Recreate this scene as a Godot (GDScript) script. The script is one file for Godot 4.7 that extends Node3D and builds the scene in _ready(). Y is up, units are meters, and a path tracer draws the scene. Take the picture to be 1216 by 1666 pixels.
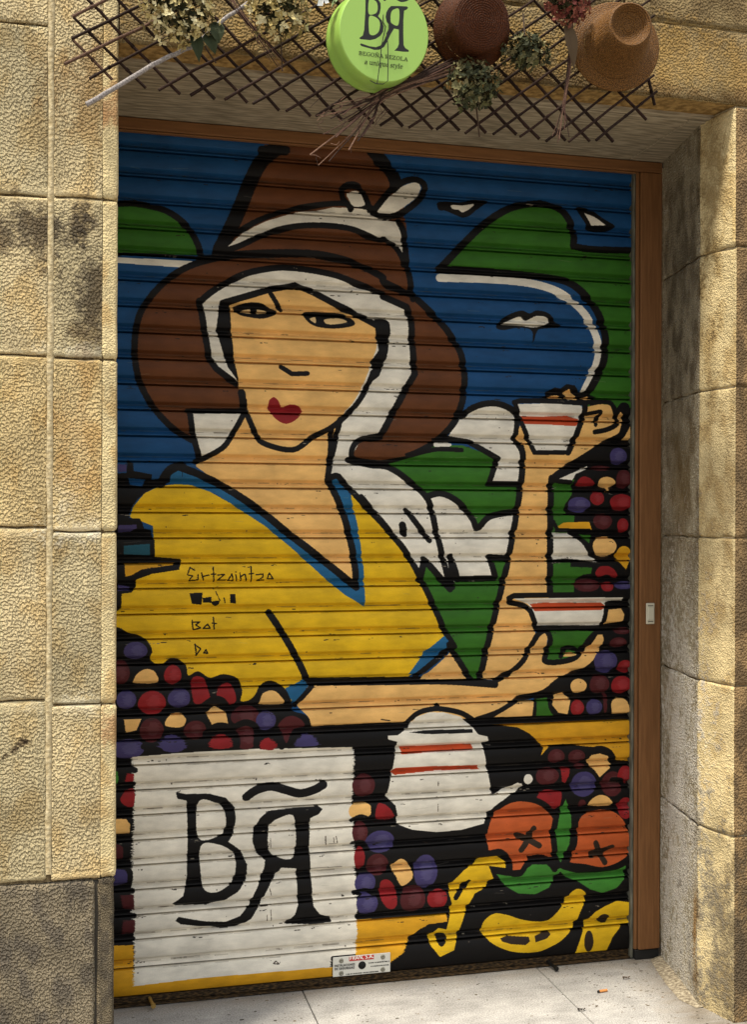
extends Node3D
# A painted roller shutter in a sandstone doorway, under a willow trellis dressed with hats and dried flowers.
# Metres; the shutter's face is the plane z = 0, x runs along it from its visible left end, the street lies towards +z.

const WALL_Z := 0.55
const TINTS := {
	"black": [15, 13, 13], "blue": [24, 68, 112], "white": [220, 213, 198], "green": [50, 100, 30], "brown": [93, 54, 30],
	"skin": [224, 176, 106], "yellow": [212, 170, 28], "red": [132, 30, 33], "orange": [178, 84, 42], "purple": [62, 55, 96],
	"maroon": [74, 29, 31], "teal": [32, 90, 130], "amber": [206, 150, 34], "leaf": [58, 118, 44], "mark": [44, 34, 26],
	"stripe": [182, 70, 36], "teald": [30, 76, 92], "eye": [214, 182, 130], "lime": [160, 200, 96], "ink": [14, 16, 12]}

var rng := RandomNumberGenerator.new()
var taken := {}
# the painter: an image, its scale in pixels per millimetre and its origin in millimetres
var canvas: Image
var per_mm := 1.0
var left_mm := 0.0
var top_mm := 0.0
var mist := 0.9  # how far the spray blurs an edge, mm


func _ready():
	rng.seed = 71
	var cam := Camera3D.new()
	cam.name = "camera"
	cam.projection = Camera3D.PROJECTION_FRUSTUM
	cam.near = 0.1
	cam.far = 400.0
	cam.size = 0.87684 * 0.1
	cam.frustum_offset = Vector2(0, 0.005286 * 0.1)
	cam.position = Vector3(-0.1173, 1.5043, 3.6641)
	cam.rotation_degrees = Vector3(0, -14.2745, 0.200)
	add_child(cam)
	var env := Environment.new()
	var sky := Sky.new()
	var dome := ProceduralSkyMaterial.new()
	dome.sky_top_color = Color(0.97, 0.985, 1.0)
	dome.sky_horizon_color = Color(0.64, 0.645, 0.64)
	dome.sky_curve = 0.22
	dome.ground_bottom_color = Color(0.34, 0.32, 0.29)
	dome.ground_horizon_color = Color(0.5, 0.48, 0.45)
	dome.sun_angle_max = 0.0
	sky.sky_material = dome
	env.background_mode = Environment.BG_SKY
	env.sky = sky
	env.background_energy_multiplier = 0.8
	env.tonemap_mode = Environment.TONE_MAPPER_LINEAR
	env.tonemap_exposure = 1.88
	env.sdfgi_enabled = true
	env.ssao_enabled = true
	env.ssil_enabled = true
	var world := WorldEnvironment.new()
	world.name = "world_environment"
	world.environment = env
	add_child(world)
	var sun := DirectionalLight3D.new()
	sun.name = "sun"
	sun.light_energy = 1.0
	sun.light_color = Color(1.0, 0.96, 0.88)
	sun.light_angular_distance = 7.0
	sun.shadow_enabled = true
	add_child(sun)
	sun.look_at_from_position(Vector3.ZERO, Vector3(0.30, -0.93, -0.20))

	build_ground()
	var inner := put("added_back_wall", box_mesh(Vector3(-0.6, -0.115, -0.30), Vector3(2.75, 3.5, -0.125), 0.002), paint_mat(Color(0.2, 0.18, 0.15), 0.95), self)  # unseen, added behind the opening to stop light leaking through gaps
	inner.set_meta("kind", "structure")
	build_left_pillar()
	build_right_pillar()
	build_lintel()
	build_frame()
	build_shutter()
	build_trellis()
	build_hat_box()
	build_hats()
	build_flowers()
	build_twigs()
	build_litter()


# ---------------------------------------------------------------- naming
func numbered(called: String) -> String:
	if not taken.has(called):
		taken[called] = 0
		return called
	taken[called] += 1
	return "%s_%03d" % [called, taken[called]]


func tag(o: Node3D, label: String, category: String, group := "", kind := "thing"):
	o.set_meta("label", label)
	o.set_meta("category", category)
	o.set_meta("kind", kind)
	if group:
		o.set_meta("group", group)


func thing(called: String, label: String, category: String, at := Vector3.ZERO, group := "") -> Node3D:
	var o := Node3D.new()
	o.name = numbered(called)
	o.position = at
	tag(o, label, category, group)
	add_child(o)
	return o


func put(called: String, mesh: Mesh, mat: Material, parent: Node, at := Vector3.ZERO) -> MeshInstance3D:
	var o := MeshInstance3D.new()
	o.mesh = mesh
	o.material_override = mat
	o.position = at
	if parent == self:
		o.name = numbered(called)
	else:
		var n := 0
		for c in parent.get_children():
			if String(c.name).begins_with(called):
				n += 1
		o.name = called if n == 0 else "%s_%03d" % [called, n]
	parent.add_child(o, true)
	return o


# ---------------------------------------------------------------- mesh helpers
func begin() -> SurfaceTool:
	var st := SurfaceTool.new()
	st.begin(Mesh.PRIMITIVE_TRIANGLES)
	st.set_smooth_group(-1)
	return st


func quad(st: SurfaceTool, a: Vector3, b: Vector3, c: Vector3, d: Vector3, ua := Vector2.ZERO, ub := Vector2.ZERO, uc := Vector2.ZERO, ud := Vector2.ZERO):
	for k in [[a, ua], [b, ub], [c, uc], [a, ua], [c, uc], [d, ud]]:
		st.set_uv(k[1])
		st.add_vertex(k[0])


func done(st: SurfaceTool) -> ArrayMesh:
	st.generate_normals()
	return st.commit()


func chamfer_box(st: SurfaceTool, lo: Vector3, hi: Vector3, r: float):
	# a box with bevelled edges: six faces, twelve edge strips and eight corners
	var mid := (lo + hi) / 2.0
	var half := (hi - lo) / 2.0
	var at := func(s: Vector3, axis: int) -> Vector3:
		var p := Vector3(s.x * (half.x - r), s.y * (half.y - r), s.z * (half.z - r))
		p[axis] = s[axis] * half[axis]
		return mid + p
	for axis in 3:
		var b := (axis + 1) % 3
		var c := (axis + 2) % 3
		for s in [-1.0, 1.0]:
			var q := []
			for k in [[-1, -1], [1, -1], [1, 1], [-1, 1]]:
				var v := Vector3.ZERO
				v[axis] = s
				v[b] = k[0]
				v[c] = k[1]
				q.append((at as Callable).call(v, axis))
			out_quad(st, q, mid)
		for sb in [-1.0, 1.0]:
			for sc in [-1.0, 1.0]:
				var q := []
				for k in [[-1.0, b], [1.0, b], [1.0, c], [-1.0, c]]:
					var v := Vector3.ZERO
					v[axis] = k[0]
					v[b] = sb
					v[c] = sc
					q.append((at as Callable).call(v, k[1]))
				out_quad(st, q, mid)
	for sx in [-1.0, 1.0]:
		for sy in [-1.0, 1.0]:
			for sz in [-1.0, 1.0]:
				var v := Vector3(sx, sy, sz)
				var t := [(at as Callable).call(v, 0), (at as Callable).call(v, 1), (at as Callable).call(v, 2)]
				var nrm: Vector3 = (t[1] - t[0]).cross(t[2] - t[0])
				if nrm.dot(t[0] - mid) > 0:
					t.reverse()
				for p in t:
					st.add_vertex(p)


func out_quad(st: SurfaceTool, q: Array, mid: Vector3):
	var nrm: Vector3 = (q[1] - q[0]).cross(q[2] - q[0])
	if nrm.dot(q[0] + q[2] - mid * 2.0) > 0:
		q.reverse()
	quad(st, q[0], q[1], q[2], q[3])


func box_mesh(lo: Vector3, hi: Vector3, r := 0.002) -> ArrayMesh:
	var st := begin()
	st.set_smooth_group(-1)
	chamfer_box(st, lo, hi, r)
	return done(st)


func tube(st: SurfaceTool, pts: Array, radius: float, sides := 6, taper := 1.0):
	var rings := []
	for i in pts.size():
		var d: Vector3 = (pts[mini(i + 1, pts.size() - 1)] - pts[maxi(i - 1, 0)]).normalized()
		var up := Vector3.UP if absf(d.y) < 0.9 else Vector3.RIGHT
		var a := d.cross(up).normalized()
		var b := a.cross(d).normalized()
		var rr := radius * lerpf(1.0, taper, float(i) / maxf(1.0, pts.size() - 1.0))
		var ring := []
		for k in sides:
			var t := TAU * k / sides
			ring.append(pts[i] + a * cos(t) * rr + b * sin(t) * rr)
		rings.append(ring)
	st.set_smooth_group(0)
	for i in rings.size() - 1:
		for k in sides:
			var l := (k + 1) % sides
			quad(st, rings[i][k], rings[i + 1][k], rings[i + 1][l], rings[i][l], Vector2(float(k) / sides, i), Vector2(float(k) / sides, i + 1), Vector2(float(k + 1) / sides, i + 1), Vector2(float(k + 1) / sides, i))
	st.set_smooth_group(-1)
	for e in [0, rings.size() - 1]:
		for k in range(1, sides - 1):
			var t := [rings[e][0], rings[e][k], rings[e][k + 1]]
			if e:
				t.reverse()
			for p in t:
				st.set_uv(Vector2.ZERO)
				st.add_vertex(p)


func lathe(st: SurfaceTool, profile: Array, at: Vector3, along: Vector3, segs: int, flat := 1.0):
	# profile: Vector2(radius, distance along the axis)
	var d := along.normalized()
	var a := Vector3.UP.cross(d).normalized()
	var b := d.cross(a).normalized()
	st.set_smooth_group(0)
	for i in profile.size() - 1:
		for k in segs:
			var q := []
			var uv := []
			for c in [[i, k], [i, k + 1], [i + 1, k + 1], [i + 1, k]]:
				var t: float = TAU * (c[1] % segs) / segs
				var p: Vector2 = profile[c[0]]
				q.append(at + d * p.y + a * cos(t) * p.x + b * sin(t) * p.x * flat)
				uv.append(Vector2(float(c[1]) / segs, float(c[0]) / profile.size()))
			quad(st, q[3], q[2], q[1], q[0], uv[3], uv[2], uv[1], uv[0])
	st.set_smooth_group(-1)


# ---------------------------------------------------------------- material helpers
func paint_mat(c: Color, rough := 0.7, metal := 0.0) -> StandardMaterial3D:
	var m := StandardMaterial3D.new()
	m.albedo_color = c
	m.roughness = rough
	m.metallic = metal
	return m


func noise(kind: int, freq: float, sd: int, octaves := 4) -> FastNoiseLite:
	var n := FastNoiseLite.new()
	n.noise_type = kind
	n.frequency = freq
	n.seed = sd
	n.fractal_octaves = octaves
	if kind == FastNoiseLite.TYPE_CELLULAR:
		n.fractal_type = FastNoiseLite.FRACTAL_NONE
		n.cellular_return_type = FastNoiseLite.RETURN_DISTANCE
		n.domain_warp_enabled = true
		n.cellular_jitter = 0.82
		n.domain_warp_amplitude = 5.0
		n.domain_warp_frequency = 0.012
	return n


func plane_of(n: FastNoiseLite, w: int, h: int, wide := 1.0, tall := 1.0) -> PackedByteArray:
	# one noise as bytes, stretched by wide and tall
	var im := n.get_image(maxi(8, int(w / wide)), maxi(8, int(h / tall)))
	im.resize(w, h, Image.INTERPOLATE_CUBIC)
	return im.get_data()


func grain_mat(base: Color, other: Color, freq: float, scale: Vector3, rough: float, relief := 0.0, sd := 1, spread := 0.3) -> StandardMaterial3D:
	var n := noise(FastNoiseLite.TYPE_SIMPLEX_SMOOTH, freq, sd, 5)
	var ramp := Gradient.new()
	ramp.set_color(0, base)
	ramp.set_color(1, other)
	ramp.set_offset(0, 0.5 - spread)
	ramp.set_offset(1, 0.5 + spread)
	var t := NoiseTexture2D.new()
	t.width = 512
	t.height = 512
	t.seamless = true
	t.noise = n
	t.color_ramp = ramp
	var m := StandardMaterial3D.new()
	m.albedo_texture = t
	m.roughness = rough
	m.metallic_specular = 0.25
	m.uv1_triplanar = true
	m.uv1_scale = scale
	if relief > 0.0:
		var t2 := NoiseTexture2D.new()
		t2.width = 512
		t2.height = 512
		t2.seamless = true
		t2.noise = n
		m.heightmap_enabled = true
		m.heightmap_scale = relief
		m.heightmap_texture = t2
	return m


# a sandstone skin: [albedo texture, height texture]. wall(u, v) would be too slow per pixel, so zones are columns of the sheet:
# each is {from, to: shares of the width; base: sRGB bytes; second: sRGB bytes; tool: depth of the tool marks; speck: share of pale specks}
func stone_skin(w: int, h: int, cell: float, zones: Array, spots: Array, sd: int, joints := []) -> Array:
	var tone := plane_of(noise(FastNoiseLite.TYPE_SIMPLEX_SMOOTH, 0.006, sd, 3), w, h)
	var blotch := plane_of(noise(FastNoiseLite.TYPE_SIMPLEX_SMOOTH, 0.016, sd + 1, 5), w, h, 1.0, 1.8)
	var grain := plane_of(noise(FastNoiseLite.TYPE_SIMPLEX, 0.28, sd + 2, 2), w, h)
	var ca := plane_of(noise(FastNoiseLite.TYPE_CELLULAR, 1.0 / cell, sd + 3), w, h, 1.35, 1.0)
	var cb := plane_of(noise(FastNoiseLite.TYPE_CELLULAR, 1.0 / cell, sd + 4), w, h, 1.0, 1.5)
	var pick := plane_of(noise(FastNoiseLite.TYPE_SIMPLEX_SMOOTH, 0.011, sd + 5, 2), w, h)
	var mid := plane_of(noise(FastNoiseLite.TYPE_SIMPLEX_SMOOTH, 0.05, sd + 6, 3), w, h)
	var alb := PackedByteArray()
	alb.resize(w * h * 3)
	var hei := PackedByteArray()
	hei.resize(w * h)
	# the tooling stops short of the bed joints: joints are their heights as shares of the sheet
	var dressed := PackedFloat32Array()
	dressed.resize(h)
	dressed.fill(1.0)
	for jt in joints:
		for y in range(maxi(0, int(jt * h) - 24), mini(h, int(jt * h) + 24)):
			dressed[y] = minf(dressed[y], smoothstep(7.0, 18.0, absf(y - jt * h)))
	for x in w:
		var u := float(x) / w
		var z: Dictionary = zones[0]
		for q in zones:
			if u >= q.from:
				z = q
		var b: Array = z.base
		var s2: Array = z.second
		var tool: float = z.tool
		var speck: float = z.speck
		for y in h:
			var i := y * w + x
			var k := clampf((blotch[i] - 118.0) / 70.0, 0.0, 1.0)
			var g := 0.88 + 0.18 * tone[i] / 255.0 + 0.22 * (grain[i] - 128.0) / 255.0 + 0.14 * (mid[i] - 128.0) / 255.0
			var r0: float = lerpf(b[0], s2[0], k) * g
			var r1: float = lerpf(b[1], s2[1], k) * g
			var r2: float = lerpf(b[2], s2[2], k) * g
			if speck > 0.0:
				# remains of a pale wash; z.low thickens it downward, partly painting in light
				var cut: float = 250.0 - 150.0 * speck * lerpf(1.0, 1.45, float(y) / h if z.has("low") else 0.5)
				var sp := clampf((0.45 * grain[i] + 0.55 * mid[i] + 40.0 * (tone[i] / 255.0 - 0.5) - cut) / 16.0, 0.0, 1.0) * 0.85
				r0 = lerpf(r0, 216.0, sp)
				r1 = lerpf(r1, 210.0, sp)
				r2 = lerpf(r2, 194.0, sp)
			alb[i * 3] = int(clampf(r0, 0.0, 255.0))
			alb[i * 3 + 1] = int(clampf(r1, 0.0, 255.0))
			alb[i * 3 + 2] = int(clampf(r2, 0.0, 255.0))
			var p := clampf((pick[i] - 96.0) / 64.0, 0.0, 1.0)
			hei[i] = int(clampf(165.0 - tool * (0.12 + 0.88 * dressed[y]) * (0.35 + 1.3 * mid[i] / 255.0) * (70.0 * smoothstep(0.42, 0.22, ca[i] / 255.0) * (0.5 + p) + 70.0 * smoothstep(0.40, 0.22, cb[i] / 255.0) * (1.5 - p)) + 0.30 * (mid[i] - 128.0) + 0.24 * (grain[i] - 128.0) + 0.16 * (blotch[i] - 128.0), 0.0, 255.0))
	# soot and lime stains, and patches of painted light and shade: [centre u, centre v, radius u, radius v, strength, sRGB bytes]
	for s in spots:
		for y in range(maxi(0, int((s[1] - s[3] * 1.6) * h)), mini(h, int((s[1] + s[3] * 1.6) * h))):
			for x in range(maxi(0, int((s[0] - s[2] * 1.6) * w)), mini(w, int((s[0] + s[2] * 1.6) * w))):
				var i := y * w + x
				var e := Vector2((float(x) / w - s[0]) / s[2], (float(y) / h - s[1]) / s[3]).length()
				var a: float = clampf(1.25 - e + (blotch[i] - 128.0) / 150.0 + (ca[i] - 110.0) / 260.0 + (mid[i] - 128.0) / 200.0, 0.0, 1.0) * s[4]
				for c in 3:
					alb[i * 3 + c] = int(lerpf(alb[i * 3 + c], s[5][c], a))
	return [ImageTexture.create_from_image(Image.create_from_data(w, h, false, Image.FORMAT_RGB8, alb)), ImageTexture.create_from_image(Image.create_from_data(w, h, false, Image.FORMAT_L8, hei))]


func skin_mat(maps: Array, relief: float, rough := 0.92) -> StandardMaterial3D:
	var m := StandardMaterial3D.new()
	m.albedo_texture = maps[0]
	m.heightmap_enabled = true
	m.heightmap_texture = maps[1]
	m.heightmap_scale = relief
	m.roughness = rough
	m.metallic_specular = 0.3
	return m


# ---------------------------------------------------------------- stones
# a block whose faces follow a path of (x, z) points seen from above, left to right as one looks at it; its upper and lower edges are worn round
func block(path: Array, y0: float, y1: float, s0: float, width: float, top: float, height: float, wobble := 0.0014, worn := 0.004) -> ArrayMesh:
	var pts := []
	var run := []
	var s := s0
	for i in path.size() - 1:
		var a: Vector2 = path[i]
		var b: Vector2 = path[i + 1]
		var n := maxi(1, int(a.distance_to(b) / 0.035))
		var l := a.distance_to(b)
		var cuts := []
		for k in n:
			cuts.append(float(k) / n)
		if l > worn * 6.0:
			cuts = [0.0, worn / l, worn * 1.8 / l] + cuts.slice(1) + [1.0 - worn * 1.8 / l, 1.0 - worn / l]
		for c in cuts:
			pts.append(a.lerp(b, c))
			run.append(s + l * c)
		s += l
	pts.append(path[-1])
	run.append(s)
	# corners drawn in a little
	var ins := []
	for i in pts.size():
		var p: Vector2 = pts[i]
		for c in path.slice(1, -1):
			if p.distance_to(c) < 1e-5:
				var ends: Vector2 = (pts[i - 1] + pts[i + 1]) / 2.0
				p = p.lerp(ends, 0.55)
		ins.append(p)
	var rows := [y0, y0 + worn * 0.5, y0 + worn * 1.4, y0 + worn * 2.6]
	var steps := maxi(2, int((y1 - y0) / 0.09))
	for k in range(1, steps):
		rows.append(lerpf(y0, y1, float(k) / steps))
	rows.append_array([y1 - worn * 2.6, y1 - worn * 1.4, y1 - worn * 0.5, y1])
	var grid := []
	for j in rows.size():
		var row := []
		var into := 0.0
		if j == 0 or j == rows.size() - 1:
			into = worn * 1.1
		elif j == 1 or j == rows.size() - 2:
			into = worn * 0.35
		for i in ins.size():
			var dir: Vector2 = (ins[mini(i + 1, ins.size() - 1)] - ins[maxi(i - 1, 0)]).normalized()
			var nrm := Vector2(dir.y, -dir.x)  # into the block
			var p: Vector2 = ins[i] + nrm * -(rng.randf_range(-wobble, wobble) - into * 1.0) * 1.0
			row.append(Vector3(p.x, rows[j] + rng.randf_range(-wobble, wobble) * (1.5 if into > 0.0 else 0.0), p.y))
		grid.append(row)
	var st := begin()
	st.set_smooth_group(0)
	for j in rows.size() - 1:
		for i in ins.size() - 1:
			var ua := Vector2(run[i] / width, (top - rows[j + 1]) / height)
			var uc := Vector2(run[i + 1] / width, (top - rows[j]) / height)
			quad(st, grid[j + 1][i], grid[j + 1][i + 1], grid[j][i + 1], grid[j][i], ua, Vector2(uc.x, ua.y), uc, Vector2(ua.x, uc.y))
	# close top and bottom
	st.set_smooth_group(-1)
	for j in [0, rows.size() - 1]:
		var back: Vector3 = Vector3((path[0].x + path[-1].x) / 2.0, rows[j], minf(path[0].y, path[-1].y))
		for i in ins.size() - 1:
			var t := [back, grid[j][i], grid[j][i + 1]]
			if j == 0:
				t.reverse()
			for p in t:
				st.set_uv(Vector2(p.x / width, p.z / height))
				st.add_vertex(p)
	return done(st)


func build_ground():
	var street := grain_mat(Color(0.42, 0.40, 0.38), Color(0.60, 0.58, 0.54), 0.03, Vector3(0.9, 0.9, 0.9), 0.9, 0.2, 5)
	var st := begin()
	quad(st, Vector3(-80, -0.12, -80), Vector3(80, -0.12, -80), Vector3(80, -0.12, 80), Vector3(-80, -0.12, 80))
	var g := put("street", done(st), street, self)
	g.set_meta("kind", "structure")
	# the threshold: pale slabs under the shutter
	var sill := Node3D.new()
	sill.name = "threshold"
	sill.set_meta("kind", "structure")
	add_child(sill)
	var w := 1200
	var h := 420
	var fine := plane_of(noise(FastNoiseLite.TYPE_SIMPLEX, 0.33, 31, 2), w, h)
	var soft := plane_of(noise(FastNoiseLite.TYPE_SIMPLEX_SMOOTH, 0.012, 32, 5), w, h)
	var streak := plane_of(noise(FastNoiseLite.TYPE_SIMPLEX_SMOOTH, 0.06, 33, 3), w, h, 4.0, 1.0)
	var data := PackedByteArray()
	data.resize(w * h * 3)
	for i in w * h:
		var v := 163.0 + 34.0 * (fine[i] - 128.0) / 128.0 + 16.0 * (soft[i] - 128.0) / 128.0 + 9.0 * (streak[i] - 128.0) / 128.0
		# grime swept against the shutter and into the right corner
		var zz := (i / w) * 0.002 - 0.08
		var xx := (i % w) * 0.002 - 0.3
		var dirt := clampf(1.0 - zz / (0.05 + 0.10 * soft[i] / 255.0), 0.0, 1.0) * 0.40 + clampf(1.0 - (1.80 - 0.2 * zz - xx) / (0.05 + 0.14 * soft[i] / 255.0), 0.0, 1.0) * 0.45
		dirt = clampf(dirt * (0.3 + 1.3 * streak[i] / 255.0), 0.0, 0.75)
		data[i * 3] = int(clampf(lerpf(v, 92.0, dirt), 0.0, 255.0))
		data[i * 3 + 1] = int(clampf(lerpf(v * 0.985, 80.0, dirt), 0.0, 255.0))
		data[i * 3 + 2] = int(clampf(lerpf(v * 0.968, 64.0, dirt), 0.0, 255.0))
	var im := Image.create_from_data(w, h, false, Image.FORMAT_RGB8, data)
	for k in 1100:
		var c := rng.randf_range(36, 120)
		var sz := 1 + int(rng.randf() < 0.3) + int(rng.randf() < 0.07) * 2
		var sx := rng.randi_range(0, w - 6) if k % 3 else clampi(int(w * 0.84 + rng.randfn() * 90.0), 0, w - 6)
		im.fill_rect(Rect2i(sx, rng.randi_range(30, h - 6), sz + rng.randi_range(0, 2), sz), Color8(int(c), int(c * 0.86), int(c * 0.7)))
	var m := StandardMaterial3D.new()
	m.albedo_texture = ImageTexture.create_from_image(im)
	m.roughness = 0.75
	m.metallic_specular = 0.3
	var bed := put("mortar_bed", box_mesh(Vector3(-0.1, -0.115, -0.1), Vector3(2.0, -0.004, 0.73), 0.001), paint_mat(Color(0.2, 0.18, 0.16), 0.95), sill)
	bed.set_meta("kind", "structure")
	for x in [[-0.30, 0.5835], [0.5865, 1.3825], [1.3855, 2.05]]:
		var ss := begin()
		var yy := rng.randf_range(-0.0006, 0.0006)
		var e := 0.002
		var lo := Vector3(x[0], yy, -0.08)
		var hi := Vector3(x[1], yy, 0.74)
		var ring := [[Vector3(lo.x + e, yy, lo.z), Vector3(hi.x - e, yy, lo.z), Vector3(hi.x - e, yy, hi.z - e), Vector3(lo.x + e, yy, hi.z - e)], [Vector3(lo.x, yy - e, lo.z), Vector3(hi.x, yy - e, lo.z), Vector3(hi.x, yy - e, hi.z), Vector3(lo.x, yy - e, hi.z)], [Vector3(lo.x, -0.11, lo.z), Vector3(hi.x, -0.11, lo.z), Vector3(hi.x, -0.11, hi.z), Vector3(lo.x, -0.11, hi.z)]]
		var su := func(p: Vector3) -> Vector2:
			return Vector2((p.x + 0.3) / 2.4, (p.z + 0.08) / 0.84)
		var face: Array = ring[0]
		quad(ss, face[0], face[1], face[2], face[3], (su as Callable).call(face[0]), (su as Callable).call(face[1]), (su as Callable).call(face[2]), (su as Callable).call(face[3]))
		for k in 2:
			for q in 4:
				var r := (q + 1) % 4
				quad(ss, ring[k][q], ring[k + 1][q], ring[k + 1][r], ring[k][r], (su as Callable).call(ring[k][q]), (su as Callable).call(ring[k][q]), (su as Callable).call(ring[k][r]), (su as Callable).call(ring[k][r]))
		put("slab", done(ss), m, sill)
	# dirty mortar run along the foot of the right jamb
	var mt := grain_mat(Color(0.42, 0.38, 0.32), Color(0.70, 0.66, 0.58), 0.02, Vector3(6, 6, 6), 0.95, 0.3, 8)
	var b := begin()
	var along := [Vector3(1.800, 0, 0.035), Vector3(1.782, 0, 0.14), Vector3(1.765, 0, 0.25), Vector3(1.752, 0, 0.36), Vector3(1.748, 0, 0.43)]
	var wide := [0.012, 0.022, 0.030, 0.034, 0.010]
	var tall := [0.010, 0.012, 0.010, 0.007, 0.003]
	b.set_smooth_group(0)
	for i in 4:
		for k in 4:
			var pa := func(q: int, kk: int) -> Vector3:
				var t := kk / 4.0
				return along[q] + Vector3(0.03 - (wide[q] + 0.03) * t, tall[q] * cos(t * PI / 2.0) * (1.0 if kk < 4 else 0.0) + 0.0006, 0)
			quad(b, (pa as Callable).call(i, k), (pa as Callable).call(i, k + 1), (pa as Callable).call(i + 1, k + 1), (pa as Callable).call(i + 1, k))
	put("mortar_fillet", done(b), mt, sill)


func build_left_pillar():
	var w := 400
	var h := 2000
	var x0 := -0.556
	var wid := 0.64
	var top := 3.05
	var tall := 3.2
	var at := func(x: float, y: float, rx: float, ry: float, k: float, c: Array) -> Array:
		return [(x - x0) / wid, (top - y) / tall, rx / wid, ry / tall, k, c]
	var soot := [58, 50, 42]
	var lime := [214, 204, 178]
	var spots := [(at as Callable).call(-0.249, 2.241, 0.14, 0.075, 0.62, soot), (at as Callable).call(-0.080, 2.096, 0.075, 0.13, 0.62, soot), (at as Callable).call(-0.12, 2.26, 0.08, 0.05, 0.3, soot),
		(at as Callable).call(-0.10, 1.478, 0.10, 0.035, 1.0, lime), (at as Callable).call(-0.12, 1.02, 0.10, 0.03, 0.6, lime), (at as Callable).call(-0.16, 1.53, 0.04, 0.06, 1.0, lime), (at as Callable).call(-0.12, 1.935, 0.09, 0.02, 0.6, lime),
		(at as Callable).call(-0.12, 1.70, 0.06, 0.20, 0.2, [160, 118, 76]), (at as Callable).call(-0.115, 2.62, 0.10, 0.10, 0.45, [128, 98, 62])]  # last spot: shade cast by the flowers, painted beside the trellis end
	# a diagonal gouge low on the left stones
	for k in 9:
		spots.append((at as Callable).call(lerpf(-0.335, -0.245, k / 8.0), lerpf(0.868, 0.93, k / 8.0), 0.011, 0.006, 0.95, [70, 56, 40]))
	spots.append((at as Callable).call(-0.238, 0.888, 0.012, 0.005, 0.8, [80, 66, 48]))
	var zones := [{"from": 0.0, "base": [200, 182, 142], "second": [192, 168, 122], "tool": 1.3, "speck": 0.0}]
	var marks := []
	for r in [2.936, 2.33, 1.915, 1.467, 1.02, 0.565]:
		marks.append((top - r) / tall)
	var pale_stone := skin_mat(stone_skin(w, h, 4.6, zones, spots, 11, marks), 1.25)  # the pale sandstone's own colour and tooling
	var marg := skin_mat(stone_skin(256, 1024, 3.6, [{"from": 0.0, "base": [206, 188, 144], "second": [190, 164, 116], "tool": 0.5, "speck": 0.12}], [[0.5, 0.30, 0.3, 0.03, 0.6, [150, 108, 74]]], 21), 0.9)
	var dark_maps := stone_skin(640, 640, 5.0, [{"from": 0.0, "base": [138, 126, 105], "second": [112, 103, 90], "tool": 1.4, "speck": 0.2}], [], 41)
	var tones := [pale_stone]
	for c in [Color(0.93, 0.94, 0.95), Color(1.0, 0.975, 0.92)]:
		var v: StandardMaterial3D = pale_stone.duplicate()
		v.albedo_color = c
		tones.append(v)
	var plinth := skin_mat(dark_maps, 1.6)
	var rough := skin_mat(dark_maps, 2.4)
	rough.albedo_color = Color(1.0, 0.99, 0.97)
	var mort := grain_mat(Color(0.64, 0.57, 0.43), Color(0.82, 0.76, 0.62), 0.02, Vector3(5, 5, 5), 0.95, 0.25, 3)
	var o := thing("stone_pillar", "tooled sandstone pillar of pale stones on a dark base, left of the shutter", "pillar", Vector3(0, 0, 0))
	var xj := -0.185
	var xm := -0.055
	var xe := -0.016
	# the mortar behind the joints and the raised pointing between the two columns
	put("core", box_mesh(Vector3(x0, -0.12, -0.12), Vector3(xe - 0.012, 3.4, WALL_Z - 0.012), 0.002), grain_mat(Color(0.36, 0.30, 0.22), Color(0.60, 0.53, 0.40), 0.02, Vector3(5, 5, 5), 0.95, 0.25, 3), o)
	var st := begin()
	var prev := []
	st.set_smooth_group(0)
	for k in 60:
		var y := 0.585 + k * 0.045
		var cx := xj + rng.randf_range(-0.0012, 0.0012)
		var hw := 0.0115 + rng.randf_range(-0.0018, 0.0018)
		var row := [Vector3(cx - hw, y, WALL_Z - 0.012), Vector3(cx - hw * 0.6, y, WALL_Z + 0.0002 + rng.randf_range(-0.0016, 0.0012)), Vector3(cx + hw * 0.6, y, WALL_Z + 0.0002 + rng.randf_range(-0.0016, 0.0012)), Vector3(cx + hw, y, WALL_Z - 0.012)]
		if prev:
			for i in 3:
				quad(st, row[i], row[i + 1], prev[i + 1], prev[i])
		prev = row
	put("pointing", done(st), mort, o)
	var lr := [2.766, 2.326, 1.918, 1.478, 1.034, 0.569]
	var rows_l := [3.35] + lr
	for k in rows_l.size() - 1:
		put("stone", block([Vector2(x0, WALL_Z), Vector2(xj - 0.006, WALL_Z), Vector2(xj - 0.0055, WALL_Z - 0.03)], rows_l[k + 1] + 0.0028, rows_l[k] - 0.0028, 0.0, wid, top, tall), tones[[0, 1, 0, 2, 0, 1][k % 6]], o)
	var rr := [2.936, 2.33, 1.915, 1.467, 1.02, 0.565]
	var rows_r := [3.35] + rr
	for k in rows_r.size() - 1:
		var y1: float = rows_r[k] - 0.0028
		var y0: float = rows_r[k + 1] + 0.0028
		put("stone", block([Vector2(xj + 0.0065, WALL_Z - 0.03), Vector2(xj + 0.007, WALL_Z), Vector2(xm - 0.001, WALL_Z)], y0, y1, xj - x0 - 0.025, wid, top, tall), tones[[2, 0, 1, 2, 1, 0][k % 6]], o)
		var gap := rng.randf_range(-0.006, 0.006)
		put("drafted_margin", block([Vector2(xm - 0.004, WALL_Z - 0.03), Vector2(xm - 0.0035, WALL_Z + 0.0030), Vector2(xe + rng.randf_range(-0.001, 0.001), WALL_Z + 0.001), Vector2(xe - 0.001, -0.11)], y0 + gap * 0.3, y1, rng.randf(), 0.42, top, 1.6, 0.0012, 0.006), marg, o)
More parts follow.
